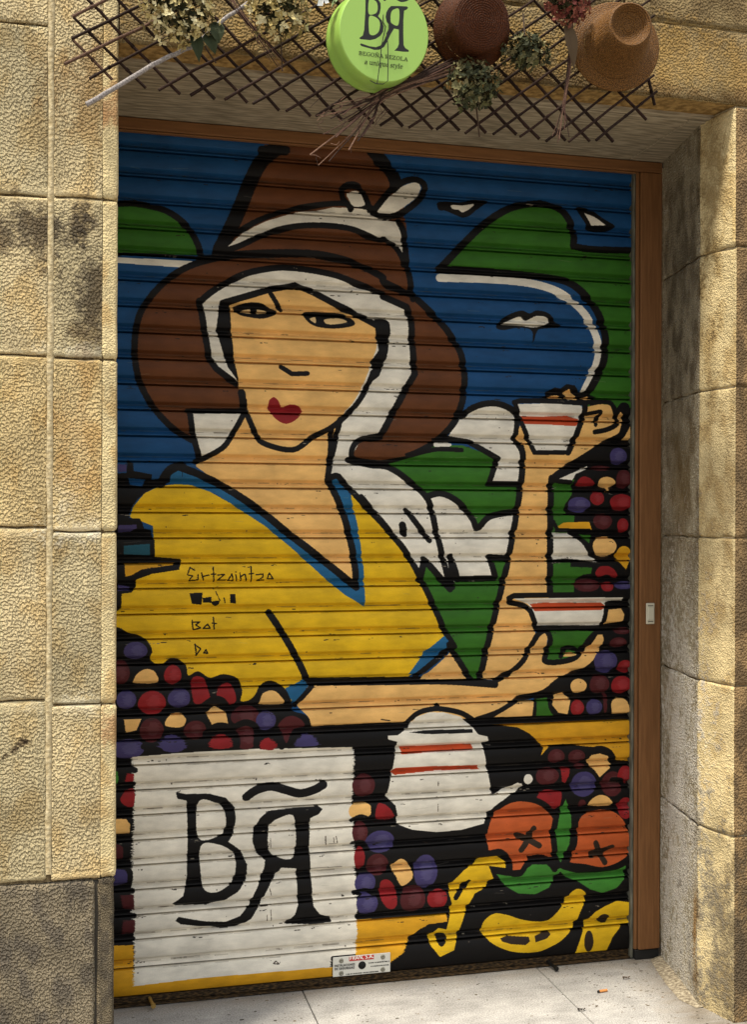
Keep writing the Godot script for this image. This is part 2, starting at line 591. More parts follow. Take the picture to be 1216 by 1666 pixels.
	put("base_core", box_mesh(Vector3(-0.063 - 0.03, -0.11, 0.4), Vector3(-0.063 + 0.012, 0.56, WALL_Z - 0.004), 0.002), paint_mat(Color(0.22, 0.20, 0.17), 0.95), o)
	put("base_stone", block([Vector2(x0, WALL_Z + 0.004), Vector2(-0.063 - 0.002, WALL_Z + 0.004), Vector2(-0.063 - 0.001, WALL_Z - 0.03)], -0.11, 0.562, 0.0, 0.9, top, 0.9, 0.002, 0.008), plinth, o)
	put("base_margin", block([Vector2(-0.063 - 0.0004, WALL_Z - 0.03), Vector2(-0.063 - 0.0002, WALL_Z + 0.004), Vector2(-0.02, WALL_Z), Vector2(-0.02 - 0.002, -0.11)], -0.11, 0.566, 0.3, 0.5, top, 0.5, 0.003, 0.006), rough, o)


func build_right_pillar():
	var o := thing("stone_pillar", "splayed sandstone jamb with worn whitewash, right of the brown post", "pillar")
	var top := 2.8
	var tall := 2.95
	var wid := 1.15
	var rear := Vector2(1.829, 0.03)
	var turn := Vector2(1.755, 0.40)
	var front := Vector2(1.789, WALL_Z)
	var s1 := rear.distance_to(turn)
	var s2 := s1 + turn.distance_to(front)
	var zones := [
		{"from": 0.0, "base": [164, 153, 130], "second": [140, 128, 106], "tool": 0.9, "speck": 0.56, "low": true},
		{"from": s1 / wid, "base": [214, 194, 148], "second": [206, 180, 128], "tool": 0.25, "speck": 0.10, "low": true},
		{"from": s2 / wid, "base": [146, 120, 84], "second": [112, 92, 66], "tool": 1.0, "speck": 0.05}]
	var dk := [60, 50, 38]
	var at := func(s: float, y: float, rs: float, ry: float, k: float, c: Array) -> Array:
		return [s / wid, (top - y) / tall, rs / wid, ry / tall, k, c]
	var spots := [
		(at as Callable).call(0.2, 2.30, 0.17, 0.30, 0.4, dk), (at as Callable).call(0.17, 1.85, 0.14, 0.25, 0.25, dk), (at as Callable).call(s1 + 0.05, 2.5, 0.06, 0.30, 0.5, [112, 92, 58]),  # dark tops of reveal and splay: staining with painted lintel shade
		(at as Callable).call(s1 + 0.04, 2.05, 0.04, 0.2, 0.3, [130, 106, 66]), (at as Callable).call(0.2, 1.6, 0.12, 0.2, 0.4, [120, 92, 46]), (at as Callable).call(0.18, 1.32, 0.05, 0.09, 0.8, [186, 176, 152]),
		(at as Callable).call(0.20, 0.75, 0.2, 0.55, 0.9, [216, 212, 204]), (at as Callable).call(0.18, 0.25, 0.22, 0.5, 0.9, [212, 207, 198]), (at as Callable).call(s1 + 0.05, 0.3, 0.06, 0.35, 0.55, [208, 194, 158]),  # pale lower reveal: whitewash with the stronger light painted in
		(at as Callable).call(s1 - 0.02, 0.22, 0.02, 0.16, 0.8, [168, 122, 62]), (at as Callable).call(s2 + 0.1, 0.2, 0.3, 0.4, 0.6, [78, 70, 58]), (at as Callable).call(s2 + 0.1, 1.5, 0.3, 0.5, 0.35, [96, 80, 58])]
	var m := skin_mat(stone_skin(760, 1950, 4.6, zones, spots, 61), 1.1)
	var mort := grain_mat(Color(0.60, 0.54, 0.42), Color(0.80, 0.74, 0.62), 0.02, Vector3(5, 5, 5), 0.95, 0.25, 4)
	var st := begin()
	var inner := [rear + Vector2(0.012, 0), turn + Vector2(0.012, -0.002), front + Vector2(0.004, -0.012), Vector2(2.7, WALL_Z - 0.012)]
	for i in 3:
		quad(st, Vector3(inner[i].x, 2.75, inner[i].y), Vector3(inner[i + 1].x, 2.75, inner[i + 1].y), Vector3(inner[i + 1].x, -0.12, inner[i + 1].y), Vector3(inner[i].x, -0.12, inner[i].y))
	quad(st, Vector3(2.7, 2.75, -0.1), Vector3(1.829, 2.75, -0.1), Vector3(1.829, -0.12, -0.1), Vector3(2.7, -0.12, -0.1))
	put("core", done(st), mort, o)
	var jr := [2.321, 1.901, 1.449, 1.006, 0.556]
	var rows := [2.738] + jr + [-0.115]
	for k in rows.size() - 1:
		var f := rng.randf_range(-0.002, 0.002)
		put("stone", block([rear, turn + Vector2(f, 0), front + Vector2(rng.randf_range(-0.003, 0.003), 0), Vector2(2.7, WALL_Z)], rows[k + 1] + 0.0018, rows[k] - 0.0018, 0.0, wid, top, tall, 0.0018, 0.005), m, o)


func build_lintel():
	var o := thing("stone_lintel", "long weathered sandstone lintel over the shutter, behind the trellis", "lintel", Vector3.ZERO)
	var zones := [{"from": 0.0, "base": [138, 119, 84], "second": [112, 94, 64], "tool": 1.0, "speck": 0.0}]
	var spots := [[0.2, 0.78, 0.3, 0.16, 0.5, [172, 138, 78]], [0.62, 0.80, 0.34, 0.14, 0.5, [174, 140, 80]], [0.86, 0.83, 0.16, 0.12, 0.5, [160, 130, 80]], [0.5, 0.88, 0.4, 0.03, 0.5, [86, 66, 42]], [0.86, 0.16, 0.18, 0.18, 0.5, [84, 64, 40]]]
	var m := skin_mat(stone_skin(1500, 420, 3.6, zones, spots, 81), 1.1)
	var top := 3.45
	var path := [Vector2(-0.016 + 0.003, WALL_Z), Vector2(2.7, WALL_Z)]
	put("stone", block(path, 2.743 + 0.002, 2.966 - 0.002, 0.0, 2.8, top, 0.78, 0.002, 0.006), m, o)
	put("stone", block([Vector2(-0.016 + 0.003, WALL_Z + 0.002), Vector2(1.42, WALL_Z + 0.002)], 2.966 + 0.002, 3.4, 0.1, 2.8, top, 0.78, 0.002, 0.006), m, o)
	put("stone", block([Vector2(1.425, WALL_Z + 0.002), Vector2(2.7, WALL_Z + 0.002)], 2.966 + 0.002, 3.4, 1.5, 2.8, top, 0.78, 0.002, 0.006), m, o)
	put("core", box_mesh(Vector3(-0.016, 2.743 + 0.012, 0.02), Vector3(2.7, 3.4, WALL_Z - 0.014), 0.002), paint_mat(Color(0.30, 0.25, 0.18), 0.95), o)
	# underside of the stone, then the smoother soffit slabs behind it
	var under := grain_mat(Color(0.48, 0.38, 0.23), Color(0.68, 0.56, 0.36), 0.02, Vector3(3, 3, 3), 0.95, 0.4, 12)
	put("underside", box_mesh(Vector3(-0.016, 2.743 + 0.0005, 0.435), Vector3(1.80, 2.743 + 0.02, WALL_Z - 0.006), 0.003), under, o)
	var slab := grain_mat(Color(0.50, 0.46, 0.39), Color(0.68, 0.63, 0.55), 0.014, Vector3(1.2, 9, 9), 0.9, 0.12, 14)
	for x in [[-0.06, 1.702], [1.704, 1.835]]:
		put("soffit_slab", box_mesh(Vector3(x[0], 2.727, -0.02), Vector3(x[1], 2.727 + 0.022, 0.425), 0.003), slab, o)
	put("soffit_bead", box_mesh(Vector3(-0.06, 2.727 + 0.004, 0.4265), Vector3(1.79, 2.727 + 0.02, 0.448), 0.003), slab, o)


func build_frame():
	var o := thing("door_frame", "brown wooden frame round the shutter with a tall post", "door frame")
	var up := grain_mat(Color(0.45, 0.31, 0.195), Color(0.51, 0.355, 0.225), 0.02, Vector3(7, 0.5, 7), 0.5, 0.03, 51)
	var flat := grain_mat(Color(0.45, 0.31, 0.195), Color(0.51, 0.355, 0.225), 0.02, Vector3(0.5, 7, 7), 0.5, 0.03, 52)
	put("header", box_mesh(Vector3(-0.06, 2.69, -0.03), Vector3(1.829 - 0.002, 2.727 - 0.0015, 0.03), 0.003), flat, o)
	put("bead", box_mesh(Vector3(-0.06, 2.69 - 0.006, 0.006), Vector3(1.734, 2.69 - 0.0005, 0.024), 0.002), flat, o)
	put("post", box_mesh(Vector3(1.734 + 0.013, 0.034, -0.03), Vector3(1.829 - 0.002, 2.69 - 0.001, 0.03), 0.003), up, o)
	put("stop_moulding", box_mesh(Vector3(1.734, 0.034, -0.02), Vector3(1.734 + 0.012, 2.69 - 0.001, 0.022), 0.003), up, o)
	put("shoe", box_mesh(Vector3(1.734 + 0.002, 0.001, -0.03), Vector3(1.829 - 0.004, 0.033, 0.026), 0.002), paint_mat(Color(0.07, 0.065, 0.06), 0.8), o)
	# the small white switch screwed to the post
	var s := thing("wall_switch", "small white rectangular switch on the brown post", "switch", Vector3(1.784, 1.182, 0.0305))
	var white := paint_mat(Color(0.80, 0.78, 0.70), 0.4)
	put("plate", box_mesh(Vector3(-0.0155, -0.036, 0), Vector3(0.0155, 0.036, 0.006), 0.002), white, s)
	put("rocker", box_mesh(Vector3(-0.0115, -0.022, 0.0062), Vector3(0.0115, 0.022, 0.0095), 0.0015), white, s)
	for y in [-0.027, 0.027]:
		put("slot", box_mesh(Vector3(-0.010, y - 0.0012, 0.0055), Vector3(0.010, y + 0.0012, 0.0066), 0.0003), paint_mat(Color(0.25, 0.23, 0.2), 0.7), s)


# ---------------------------------------------------------------- the painter
func tint(c: String) -> Color:
	var t: Array = TINTS[c]
	return Color8(t[0], t[1], t[2])


func curve(p: PackedVector2Array, closed: bool) -> PackedVector2Array:
	var n := p.size()
	var out := PackedVector2Array()
	for i in (n if closed else n - 1):
		var a := p[(i - 1 + n) % n] if closed else p[maxi(i - 1, 0)]
		var d := p[(i + 2) % n] if closed else p[mini(i + 2, n - 1)]
		for k in 6:
			out.append(p[i].cubic_interpolate(p[(i + 1) % n], a, d, k / 6.0))
	if not closed:
		out.append(p[n - 1])
	return out


func listed(l: Array) -> PackedVector2Array:
	var p := PackedVector2Array()
	for i in range(0, l.size(), 2):
		p.append(Vector2((l[i] - left_mm) * per_mm, (top_mm - l[i + 1]) * per_mm))
	return p


func rasterize(polys: Array, c: Color, soft: float):
	# even-odd scan conversion of one or more outlines
	var w := canvas.get_width()
	var lo := 1e9
	var hi := -1e9
	for p in polys:
		for v in p:
			lo = minf(lo, v.y)
			hi = maxf(hi, v.y)
	for y in range(maxi(0, int(lo)), mini(canvas.get_height() - 1, int(hi)) + 1):
		var yy := y + 0.5
		var xs := []
		for p in polys:
			var b: Vector2 = p[p.size() - 1]
			for a in p:
				if (a.y > yy) != (b.y > yy):
					xs.append(a.x + (yy - a.y) / (b.y - a.y) * (b.x - a.x))
				b = a
		xs.sort()
		for k in range(0, xs.size() - 1, 2):
			var x0: float = xs[k]
			var x1: float = xs[k + 1]
			if soft > 0.0:
				# spray mist at the edge
				x0 += (rng.randf() + rng.randf() - 1.0) * soft * per_mm * 1.4
				x1 += (rng.randf() + rng.randf() - 1.0) * soft * per_mm * 1.4
			var i0 := clampi(roundi(x0), 0, w)
			var i1 := clampi(roundi(x1), 0, w)
			if i1 > i0:
				canvas.fill_rect(Rect2i(i0, y, i1 - i0, 1), c)


func fill(c: String, l: Array, smooth: int, soft: int):
	var p := listed(l)
	rasterize([curve(p, true) if smooth else p], tint(c), maxf(soft, mist))


func stroke(c: String, l: Array, width: float, smooth: int):
	var p := listed(l)
	if smooth and p.size() > 2:
		p = curve(p, false)
	rasterize(Geometry2D.offset_polyline(p, width * per_mm / 2.0, Geometry2D.JOIN_ROUND, Geometry2D.END_ROUND), tint(c), mist)


func dot(c: String, x: float, y: float, rx: float, ry: float):
	var p := PackedVector2Array()
	for k in 22:
		var t := TAU * k / 22.0
		p.append(Vector2((x + cos(t) * rx * (1.0 + 0.03 * sin(3.0 * t + x)) - left_mm) * per_mm, (top_mm - y - sin(t) * ry) * per_mm))
	rasterize([p], tint(c), 0)
	if c in ["red", "maroon", "purple"] and rx > 18.0:
		# a second, lighter mist of paint inside each fruit
		var q := PackedVector2Array()
		for k in 16:
			var t := TAU * k / 16.0
			q.append(Vector2((x + rx * 0.15 + cos(t) * rx * 0.5 - left_mm) * per_mm, (top_mm - y - ry * 0.05 - sin(t) * ry * 0.6) * per_mm))
		rasterize([q], tint(c).lightened(0.07), 6)


func mural_a():
	fill("blue", [-75, 2800, 1797, 2975, 1806, 646, -68, 738], 0, 0)
	fill("black", [-69, 884, 1805, 836, 1810, -266, -66, -68], 0, 0)
	fill("green", [-33, 2454, 41, 2464, 115, 2459, 162, 2443, 203, 2411, 231, 2371, 250, 2323, -32, 2309], 0, 0)
	fill("white", [-32, 2301, 115, 2302, 245, 2302, 244, 2290, 211, 2280, 115, 2282, -32, 2284], 0, 0)
	stroke("black", [-33, 2460, 41, 2469, 108, 2463, 159, 2448, 210, 2412, 241, 2365, 257, 2321], 20.2, 1)
	stroke("black", [-32, 2310, 115, 2315, 252, 2313], 9.3, 1)
	fill("green", [1040, 2324, 1112, 2404, 1176, 2469, 1242, 2520, 1316, 2552, 1407, 2558, 1466, 2535, 1500, 2490, 1513, 2428, 1612, 2422, 1768, 2424, 1771, 1604, 1529, 1602, 1553, 1918, 1600, 1990, 1623, 2062, 1626, 2142, 1599, 2220, 1544, 2280, 1467, 2315, 1358, 2319, 1193, 2324], 0, 0)
	stroke("white", [1036, 2294, 1177, 2298, 1292, 2297, 1383, 2289, 1459, 2268, 1518, 2231, 1565, 2182, 1595, 2124, 1604, 2077, 1589, 2014, 1553, 1941], 26.7, 1)
	stroke("black", [1036, 2323, 1193, 2324, 1358, 2320, 1450, 2314, 1514, 2293, 1574, 2242, 1615, 2173, 1630, 2102, 1616, 2022, 1582, 1958, 1558, 1918], 26.8, 1)
	stroke("black", [1036, 2323, 1112, 2404, 1176, 2468, 1242, 2518, 1307, 2549, 1391, 2564, 1458, 2550, 1496, 2510, 1511, 2467, 1509, 2429], 24.7, 1)
	stroke("black", [1509, 2428, 1560, 2423, 1620, 2423, 1733, 2427], 19.7, 1)
	fill("black", [1027, 2540, 1063, 2546, 1111, 2547, 1144, 2558, 1202, 2557, 1184, 2541, 1160, 2523, 1136, 2503, 1111, 2499, 1079, 2507, 1055, 2515, 1031, 2517], 1, 0)
	fill("white", [1075, 2535, 1111, 2536, 1152, 2544, 1144, 2531, 1115, 2514, 1099, 2521, 1079, 2523], 1, 0)
	fill("black", [1520, 2558, 1572, 2554, 1620, 2526, 1663, 2504, 1629, 2485, 1573, 2481, 1551, 2509], 1, 0)
	fill("white", [1549, 2542, 1585, 2531, 1630, 2505, 1575, 2501], 0, 0)
	fill("black", [1233, 2142, 1259, 2172, 1292, 2191, 1325, 2200, 1352, 2192, 1377, 2203, 1417, 2197, 1442, 2177, 1466, 2152, 1417, 2145, 1382, 2137, 1366, 2096, 1359, 2136, 1309, 2142, 1259, 2132], 1, 0)
	fill("white", [1258, 2152, 1284, 2167, 1317, 2180, 1344, 2170, 1375, 2184, 1409, 2183, 1427, 2168, 1392, 2151, 1359, 2146, 1309, 2151], 1, 0)
	fill("black", [1423, 1720, 1505, 1825, 1802, 1832, 1806, 804, 1426, 820], 0, 0)
	fill("black", [1572, 1900, 1802, 1878, 1803, 1599, 1573, 1597], 0, 0)
	fill("green", [832, 1666, 891, 1692, 1011, 1744, 1116, 1746, 1240, 1706, 1339, 1623, 1322, 1377, 1189, 967, 1141, 969, 1083, 1087, 1031, 1196, 970, 1330], 0, 0)
	fill("white", [1114, 1836, 1146, 1860, 1195, 1876, 1252, 1878, 1310, 1848, 1310, 1810, 1302, 1763, 1327, 1732, 1319, 1627, 1220, 1624, 1238, 1701, 1195, 1726, 1138, 1760, 1070, 1772, 1086, 1816], 0, 0)
	stroke("black", [1118, 1844, 1154, 1871, 1203, 1886, 1252, 1884, 1310, 1860], 20.9, 1)
	stroke("black", [1058, 1769, 1138, 1758, 1243, 1703, 1224, 1661, 1210, 1620, 1336, 1620], 19.2, 0)
	fill("white", [668, 1786, 723, 1830, 839, 1818, 764, 1692, 815, 1676, 866, 1670, 938, 1623, 996, 1576, 1047, 1586, 1095, 1560, 1143, 1514, 1170, 1472, 1214, 1508, 1308, 1528, 1281, 1378, 1259, 1369, 1237, 1302, 1100, 1304, 1083, 1275, 987, 1369, 974, 1317, 909, 1429, 849, 1486, 798, 1552, 798, 1533, 724, 1619, 669, 1629], 0, 0)
	fill("brown", [454, 2683, 396, 2554, 357, 2435, 300, 2335, 593, 2412, 878, 2250, 936, 2313, 915, 2512, 877, 2610, 815, 2704], 0, 0)
	stroke("black", [492, 2677, 443, 2627, 408, 2558, 380, 2486, 349, 2414, 314, 2342], 45.8, 1)
	stroke("black", [446, 2666, 524, 2672], 27.1, 0)
	stroke("black", [806, 2693, 845, 2655, 876, 2616, 888, 2579], 42.7, 1)
	fill("brown", [307, 2314, 238, 2292, 170, 2254, 116, 2199, 75, 2142, 55, 2080, 52, 1998, 69, 1916, 110, 1849, 165, 1788, 226, 1748, 393, 1772, 680, 1721, 839, 1796, 798, 1681, 860, 1690, 954, 1718, 1034, 1765, 1090, 1828, 1118, 1905, 1121, 1982, 1105, 2058, 1065, 2118, 1008, 2176, 937, 2234, 850, 2267, 796, 2294, 751, 2329, 641, 2347, 533, 2346, 391, 2334], 0, 0)
	fill("brown", [307, 2327, 363, 2352, 461, 2400, 547, 2426, 641, 2440, 736, 2432, 836, 2402, 850, 2403, 889, 2375, 913, 2338, 945, 2219, 850, 2259, 796, 2290, 751, 2321, 641, 2340, 533, 2342, 391, 2329], 0, 0)
	fill("white", [328, 2343, 391, 2406, 461, 2442, 554, 2476, 677, 2501, 750, 2503, 836, 2499, 842, 2478, 897, 2470, 909, 2414, 914, 2346, 889, 2375, 850, 2403, 836, 2402, 750, 2429, 641, 2440, 547, 2428, 461, 2400, 391, 2360], 0, 0)
	stroke("black", [314, 2359, 391, 2416, 461, 2455, 554, 2489, 677, 2513, 750, 2513, 836, 2503], 17.6, 1)
	stroke("black", [300, 2333, 370, 2356, 461, 2403, 547, 2430, 641, 2440, 736, 2435, 825, 2407, 850, 2409, 889, 2381, 919, 2331], 18.6, 1)
	stroke("black", [895, 2470, 914, 2429, 921, 2354, 935, 2279, 945, 2219], 20.6, 1)
	stroke("black", [252, 2310, 391, 2334, 533, 2346, 641, 2346, 751, 2325, 837, 2288, 850, 2268, 937, 2235], 23.7, 1)
	stroke("black", [937, 2237, 1008, 2178, 1066, 2118, 1107, 2054, 1123, 1982, 1118, 1901, 1090, 1824, 1034, 1761], 22.6, 1)
	stroke("black", [321, 2321, 238, 2294, 170, 2256, 116, 2203, 75, 2144, 57, 2080, 54, 1998, 71, 1916, 111, 1845, 166, 1785, 230, 1745], 20.1, 1)
	stroke("black", [1034, 1761, 954, 1718, 860, 1690, 782, 1682], 18.8, 1)
	fill("white", [722, 2549, 750, 2559, 772, 2549, 781, 2515, 743, 2509, 728, 2530], 1, 0)
	stroke("black", [798, 2504, 780, 2549, 759, 2575, 731, 2578, 707, 2562, 710, 2530, 737, 2502], 19.4, 1)
	fill("white", [817, 2508, 881, 2562, 912, 2587, 951, 2600, 969, 2589, 964, 2562, 928, 2529, 873, 2493, 834, 2495], 1, 0)
	stroke("black", [811, 2498, 865, 2566, 912, 2600, 951, 2610, 980, 2597, 980, 2567, 944, 2526, 889, 2490, 830, 2486, 811, 2498], 20.6, 1)
	fill("white", [252, 2175, 301, 2216, 391, 2266, 490, 2289, 569, 2293, 678, 2282, 751, 2260, 837, 2233, 843, 2223, 925, 2191, 941, 2158, 945, 2052, 950, 1976, 899, 1884, 837, 1770, 798, 1759, 717, 1609, 596, 1666, 398, 1896, 361, 1932, 295, 1972, 274, 2020], 0, 0)
	fill("brown", [822, 1765, 767, 1748, 745, 1712, 757, 1693, 839, 1692, 922, 1707, 901, 1761], 0, 0)
	stroke("black", [839, 1773, 775, 1759, 747, 1737, 742, 1701, 775, 1689, 839, 1684], 17.8, 1)
	fill("skin", [385, 1898, 393, 1849, 379, 1793, 330, 1729, 240, 1675, 244, 1662, 324, 1607, 464, 1521, 608, 1415, 755, 1286, 754, 1357, 736, 1436, 710, 1529, 662, 1632, 672, 1693, 694, 1772, 701, 1815, 752, 1902], 0, 0)
	fill("skin", [336, 2176, 398, 2203, 476, 2228, 555, 2247, 605, 2224, 678, 2192, 751, 2164, 829, 2124, 822, 2055, 800, 1990, 774, 1924, 738, 1866, 687, 1814, 614, 1770, 549, 1719, 457, 1739, 428, 1773, 393, 1849, 371, 1933, 361, 1981, 350, 2065], 0, 0)
	fill("white", [229, 1835, 396, 1832, 365, 1779, 323, 1722, 251, 1690], 0, 0)
	stroke("black", [252, 2177, 301, 2219, 391, 2271, 490, 2296, 569, 2298, 678, 2285, 751, 2263, 837, 2235, 843, 2223], 20.1, 1)
	stroke("black", [843, 2223, 923, 2193, 939, 2158, 945, 2052, 952, 1976, 899, 1884, 837, 1769, 805, 1762], 22.3, 0)
	stroke("black", [251, 2180, 266, 2096, 282, 2003, 303, 1971, 366, 1926], 20.4, 0)
	stroke("black", [325, 2177, 398, 2201, 476, 2228, 556, 2246, 605, 2228, 678, 2194, 751, 2164, 829, 2126], 20.9, 0)
	fill("black", [313, 2171, 346, 2183, 351, 2093, 363, 1988, 377, 1929, 342, 1974, 321, 2036, 304, 2091], 0, 0)
	fill("black", [814, 2152, 848, 2154, 866, 2139, 870, 2102, 857, 2026, 832, 1965, 797, 1937, 811, 1976, 804, 2011, 830, 2048, 822, 2095], 0, 0)
	stroke("black", [811, 1976, 788, 1921, 745, 1857, 679, 1798, 614, 1763, 549, 1721, 457, 1739, 428, 1773, 393, 1848], 17.7, 1)
	stroke("black", [384, 1898, 393, 1848], 23.7, 0)
	fill("black", [358, 2168, 420, 2184, 462, 2176, 496, 2154, 455, 2134, 406, 2136, 371, 2145], 1, 0)
	fill("eye", [381, 2154, 420, 2163, 462, 2156, 441, 2148, 400, 2147], 1, 0)
	fill("black", [411, 2167, 432, 2168, 430, 2144, 413, 2143], 0, 0)
	stroke("black", [475, 2214, 508, 2164], 15.1, 0)

func mural_b():
	fill("black", [582, 2159, 642, 2165, 707, 2161, 748, 2138, 740, 2122, 678, 2112, 620, 2117, 591, 2135], 1, 0)
	fill("eye", [602, 2140, 620, 2145, 621, 2127, 609, 2132], 1, 0)
	fill("eye", [653, 2141, 700, 2145, 725, 2135, 678, 2125, 653, 2128], 1, 0)
	stroke("black", [509, 1983, 545, 1962, 595, 1965], 15.2, 0)
	fill("red", [469, 1851, 473, 1876, 488, 1886, 503, 1872, 513, 1856, 542, 1865, 570, 1859, 578, 1844, 560, 1818, 528, 1803, 499, 1813, 481, 1832], 1, 0)
	stroke("black", [703, 1822, 690, 1764, 674, 1693, 662, 1636], 17.7, 1)
	stroke("black", [216, 1836, 396, 1841], 17.4, 0)
	stroke("black", [223, 1831, 235, 1755, 252, 1693], 18.8, 1)
	stroke("black", [394, 1835, 365, 1782, 330, 1728, 282, 1697, 240, 1678], 17.3, 1)
	fill("yellow", [-1, 885, -2, 1267, 58, 1314, 118, 1368, 111, 1478, 41, 1505, 51, 1536, 84, 1578, 131, 1601, 186, 1609, 254, 1603, 465, 1486, 755, 1271, 739, 1587, 813, 1515, 799, 1535, 875, 1454, 935, 1371, 987, 1280, 1031, 1196, 1066, 1129, 1088, 1087, 937, 985, 801, 978, 602, 982, 538, 913, 396, 799], 0, 0)
	fill("teal", [160, 1609, 186, 1651, 213, 1658, 324, 1597, 436, 1528, 536, 1451, 644, 1365, 758, 1278, 747, 1365, 732, 1451, 706, 1536, 669, 1625, 687, 1640, 720, 1615, 743, 1558, 765, 1465, 782, 1343, 789, 1217, 718, 1259, 645, 1319, 558, 1398, 465, 1475, 373, 1535, 303, 1579, 227, 1606], 0, 0)
	stroke("black", [185, 1663, 244, 1641, 324, 1604, 436, 1533, 536, 1454, 644, 1372, 758, 1282], 23.8, 1)
	stroke("black", [758, 1282, 751, 1365, 733, 1451, 707, 1536, 665, 1625], 21.9, 1)
	stroke("black", [674, 1786, 669, 1693, 661, 1632], 17.7, 1)
	stroke("black", [661, 1627, 691, 1640, 717, 1617, 798, 1533, 858, 1472], 19.4, 1)
	stroke("black", [135, 1609, 162, 1651, 199, 1665], 28.0, 1)
	stroke("black", [773, 1572, 875, 1454, 928, 1388, 974, 1309, 1018, 1221, 1057, 1138, 1092, 1080], 20.6, 1)
	stroke("black", [473, 1204, 516, 1140, 566, 1054, 599, 983], 21.6, 1)
	fill("green", [1416, 1637, 1528, 1638, 1496, 1264, 1418, 1248], 0, 0)
	fill("skin", [574, 976, 842, 975, 801, 971, 1145, 960, 1234, 966, 1238, 987, 1318, 1020, 1374, 1111, 1402, 1128, 1421, 1110, 1412, 1035, 1459, 1020, 1536, 1040, 1579, 1075, 1603, 1110, 1628, 1110, 1630, 1083, 1604, 1034, 1555, 991, 1464, 962, 1388, 916, 1318, 901, 1179, 838, 801, 840, 614, 836, 603, 868, 559, 912], 0, 0)
	fill("skin", [1320, 1800, 1321, 1732, 1334, 1690, 1312, 1521, 1281, 1378, 1251, 1218, 1215, 1101, 1180, 972, 1252, 965, 1332, 1028, 1374, 1089, 1378, 1137, 1431, 1249, 1430, 1632, 1503, 1693, 1595, 1755, 1689, 1825, 1689, 1860, 1411, 1853], 0, 0)
	fill("skin", [1311, 1806, 1326, 1823, 1567, 1886, 1612, 1896, 1648, 1893, 1657, 1868, 1664, 1852, 1684, 1873, 1698, 1861, 1693, 1836, 1680, 1798, 1635, 1764, 1595, 1738, 1524, 1700, 1462, 1662, 1431, 1637, 1427, 1616, 1331, 1615, 1339, 1722, 1305, 1758], 0, 0)
	fill("green", [1664, 1903, 1686, 1900, 1672, 1879], 0, 0)
	fill("skin", [1696, 1776, 1723, 1822, 1723, 1776], 0, 0)
	fill("black", [1402, 1904, 1415, 1931, 1443, 1947, 1465, 1944, 1487, 1960, 1516, 1956, 1534, 1935, 1563, 1936, 1596, 1916, 1596, 1899, 1404, 1890], 0, 0)
	fill("skin", [1418, 1908, 1430, 1918, 1452, 1921, 1470, 1912, 1469, 1905], 0, 0)
	fill("skin", [1478, 1930, 1496, 1944, 1514, 1929, 1525, 1906, 1488, 1906], 0, 0)
	fill("skin", [1544, 1914, 1563, 1920, 1577, 1909, 1549, 1907], 0, 0)
	fill("white", [1306, 1887, 1435, 1893, 1541, 1888, 1549, 1865, 1532, 1828, 1514, 1786, 1490, 1732, 1373, 1730, 1352, 1775, 1330, 1823], 0, 0)
	fill("stripe", [1319, 1849, 1413, 1849, 1496, 1854, 1530, 1842, 1531, 1827, 1519, 1818, 1426, 1821, 1332, 1822], 0, 0)
	stroke("black", [1298, 1892, 1321, 1899, 1435, 1901, 1547, 1897], 17.5, 0)
	stroke("black", [1302, 1887, 1326, 1823, 1351, 1767, 1372, 1726], 16.5, 0)
	stroke("black", [1372, 1726, 1497, 1729], 15.8, 0)
	stroke("black", [1555, 1892, 1552, 1861, 1533, 1815, 1515, 1770, 1493, 1728], 20.4, 1)
	stroke("black", [1549, 1899, 1603, 1903, 1646, 1901, 1666, 1876, 1675, 1854], 16.8, 1)
	stroke("black", [1674, 1868, 1693, 1894, 1712, 1886, 1708, 1840, 1693, 1798, 1651, 1773, 1613, 1753, 1532, 1704, 1462, 1662, 1433, 1640], 17.8, 1)
	stroke("black", [1563, 1861, 1613, 1871, 1612, 1859, 1593, 1838, 1594, 1824], 13.1, 0)
	stroke("black", [1591, 1800, 1635, 1809, 1673, 1829, 1671, 1852], 16.9, 1)
	stroke("black", [1311, 1851, 1305, 1794, 1301, 1770, 1322, 1738, 1332, 1709, 1326, 1618], 18.3, 1)
	stroke("black", [1322, 1749, 1331, 1707, 1324, 1631, 1308, 1521, 1286, 1403, 1261, 1294, 1235, 1193, 1207, 1084, 1180, 972], 21.9, 1)
	fill("white", [1460, 1639, 1526, 1667, 1565, 1684, 1563, 1671, 1521, 1657, 1505, 1628], 0, 0)
	fill("green", [1432, 1626, 1516, 1617, 1483, 1548, 1489, 1514, 1433, 1514], 0, 0)
	fill("white", [1435, 1493, 1435, 1458, 1509, 1456, 1543, 1429, 1571, 1398, 1602, 1354, 1548, 1360, 1436, 1366], 0, 0)
	fill("green", [1433, 1345, 1582, 1339, 1579, 1310, 1548, 1282, 1518, 1254, 1434, 1255], 0, 0)
	fill("green", [1537, 1451, 1579, 1449, 1571, 1422], 0, 0)
	stroke("black", [1433, 1641, 1430, 1522, 1429, 1249], 23.1, 1)
	stroke("black", [1435, 1635, 1465, 1631, 1503, 1628], 16.0, 1)
	fill("black", [1627, 1764, 1729, 1771, 1731, 1246, 1515, 1249, 1517, 1287, 1548, 1315, 1582, 1319, 1592, 1353, 1620, 1371, 1592, 1396, 1587, 1425, 1597, 1458, 1571, 1477, 1573, 1515, 1486, 1517, 1482, 1553, 1507, 1586, 1512, 1629, 1533, 1661, 1567, 1676, 1573, 1699, 1624, 1716], 0, 0)
	fill("amber", [1456, 1479, 1478, 1492, 1571, 1495, 1581, 1467, 1461, 1473], 0, 0)
	stroke("black", [1440, 1496, 1455, 1466, 1573, 1465], 12.8, 0)
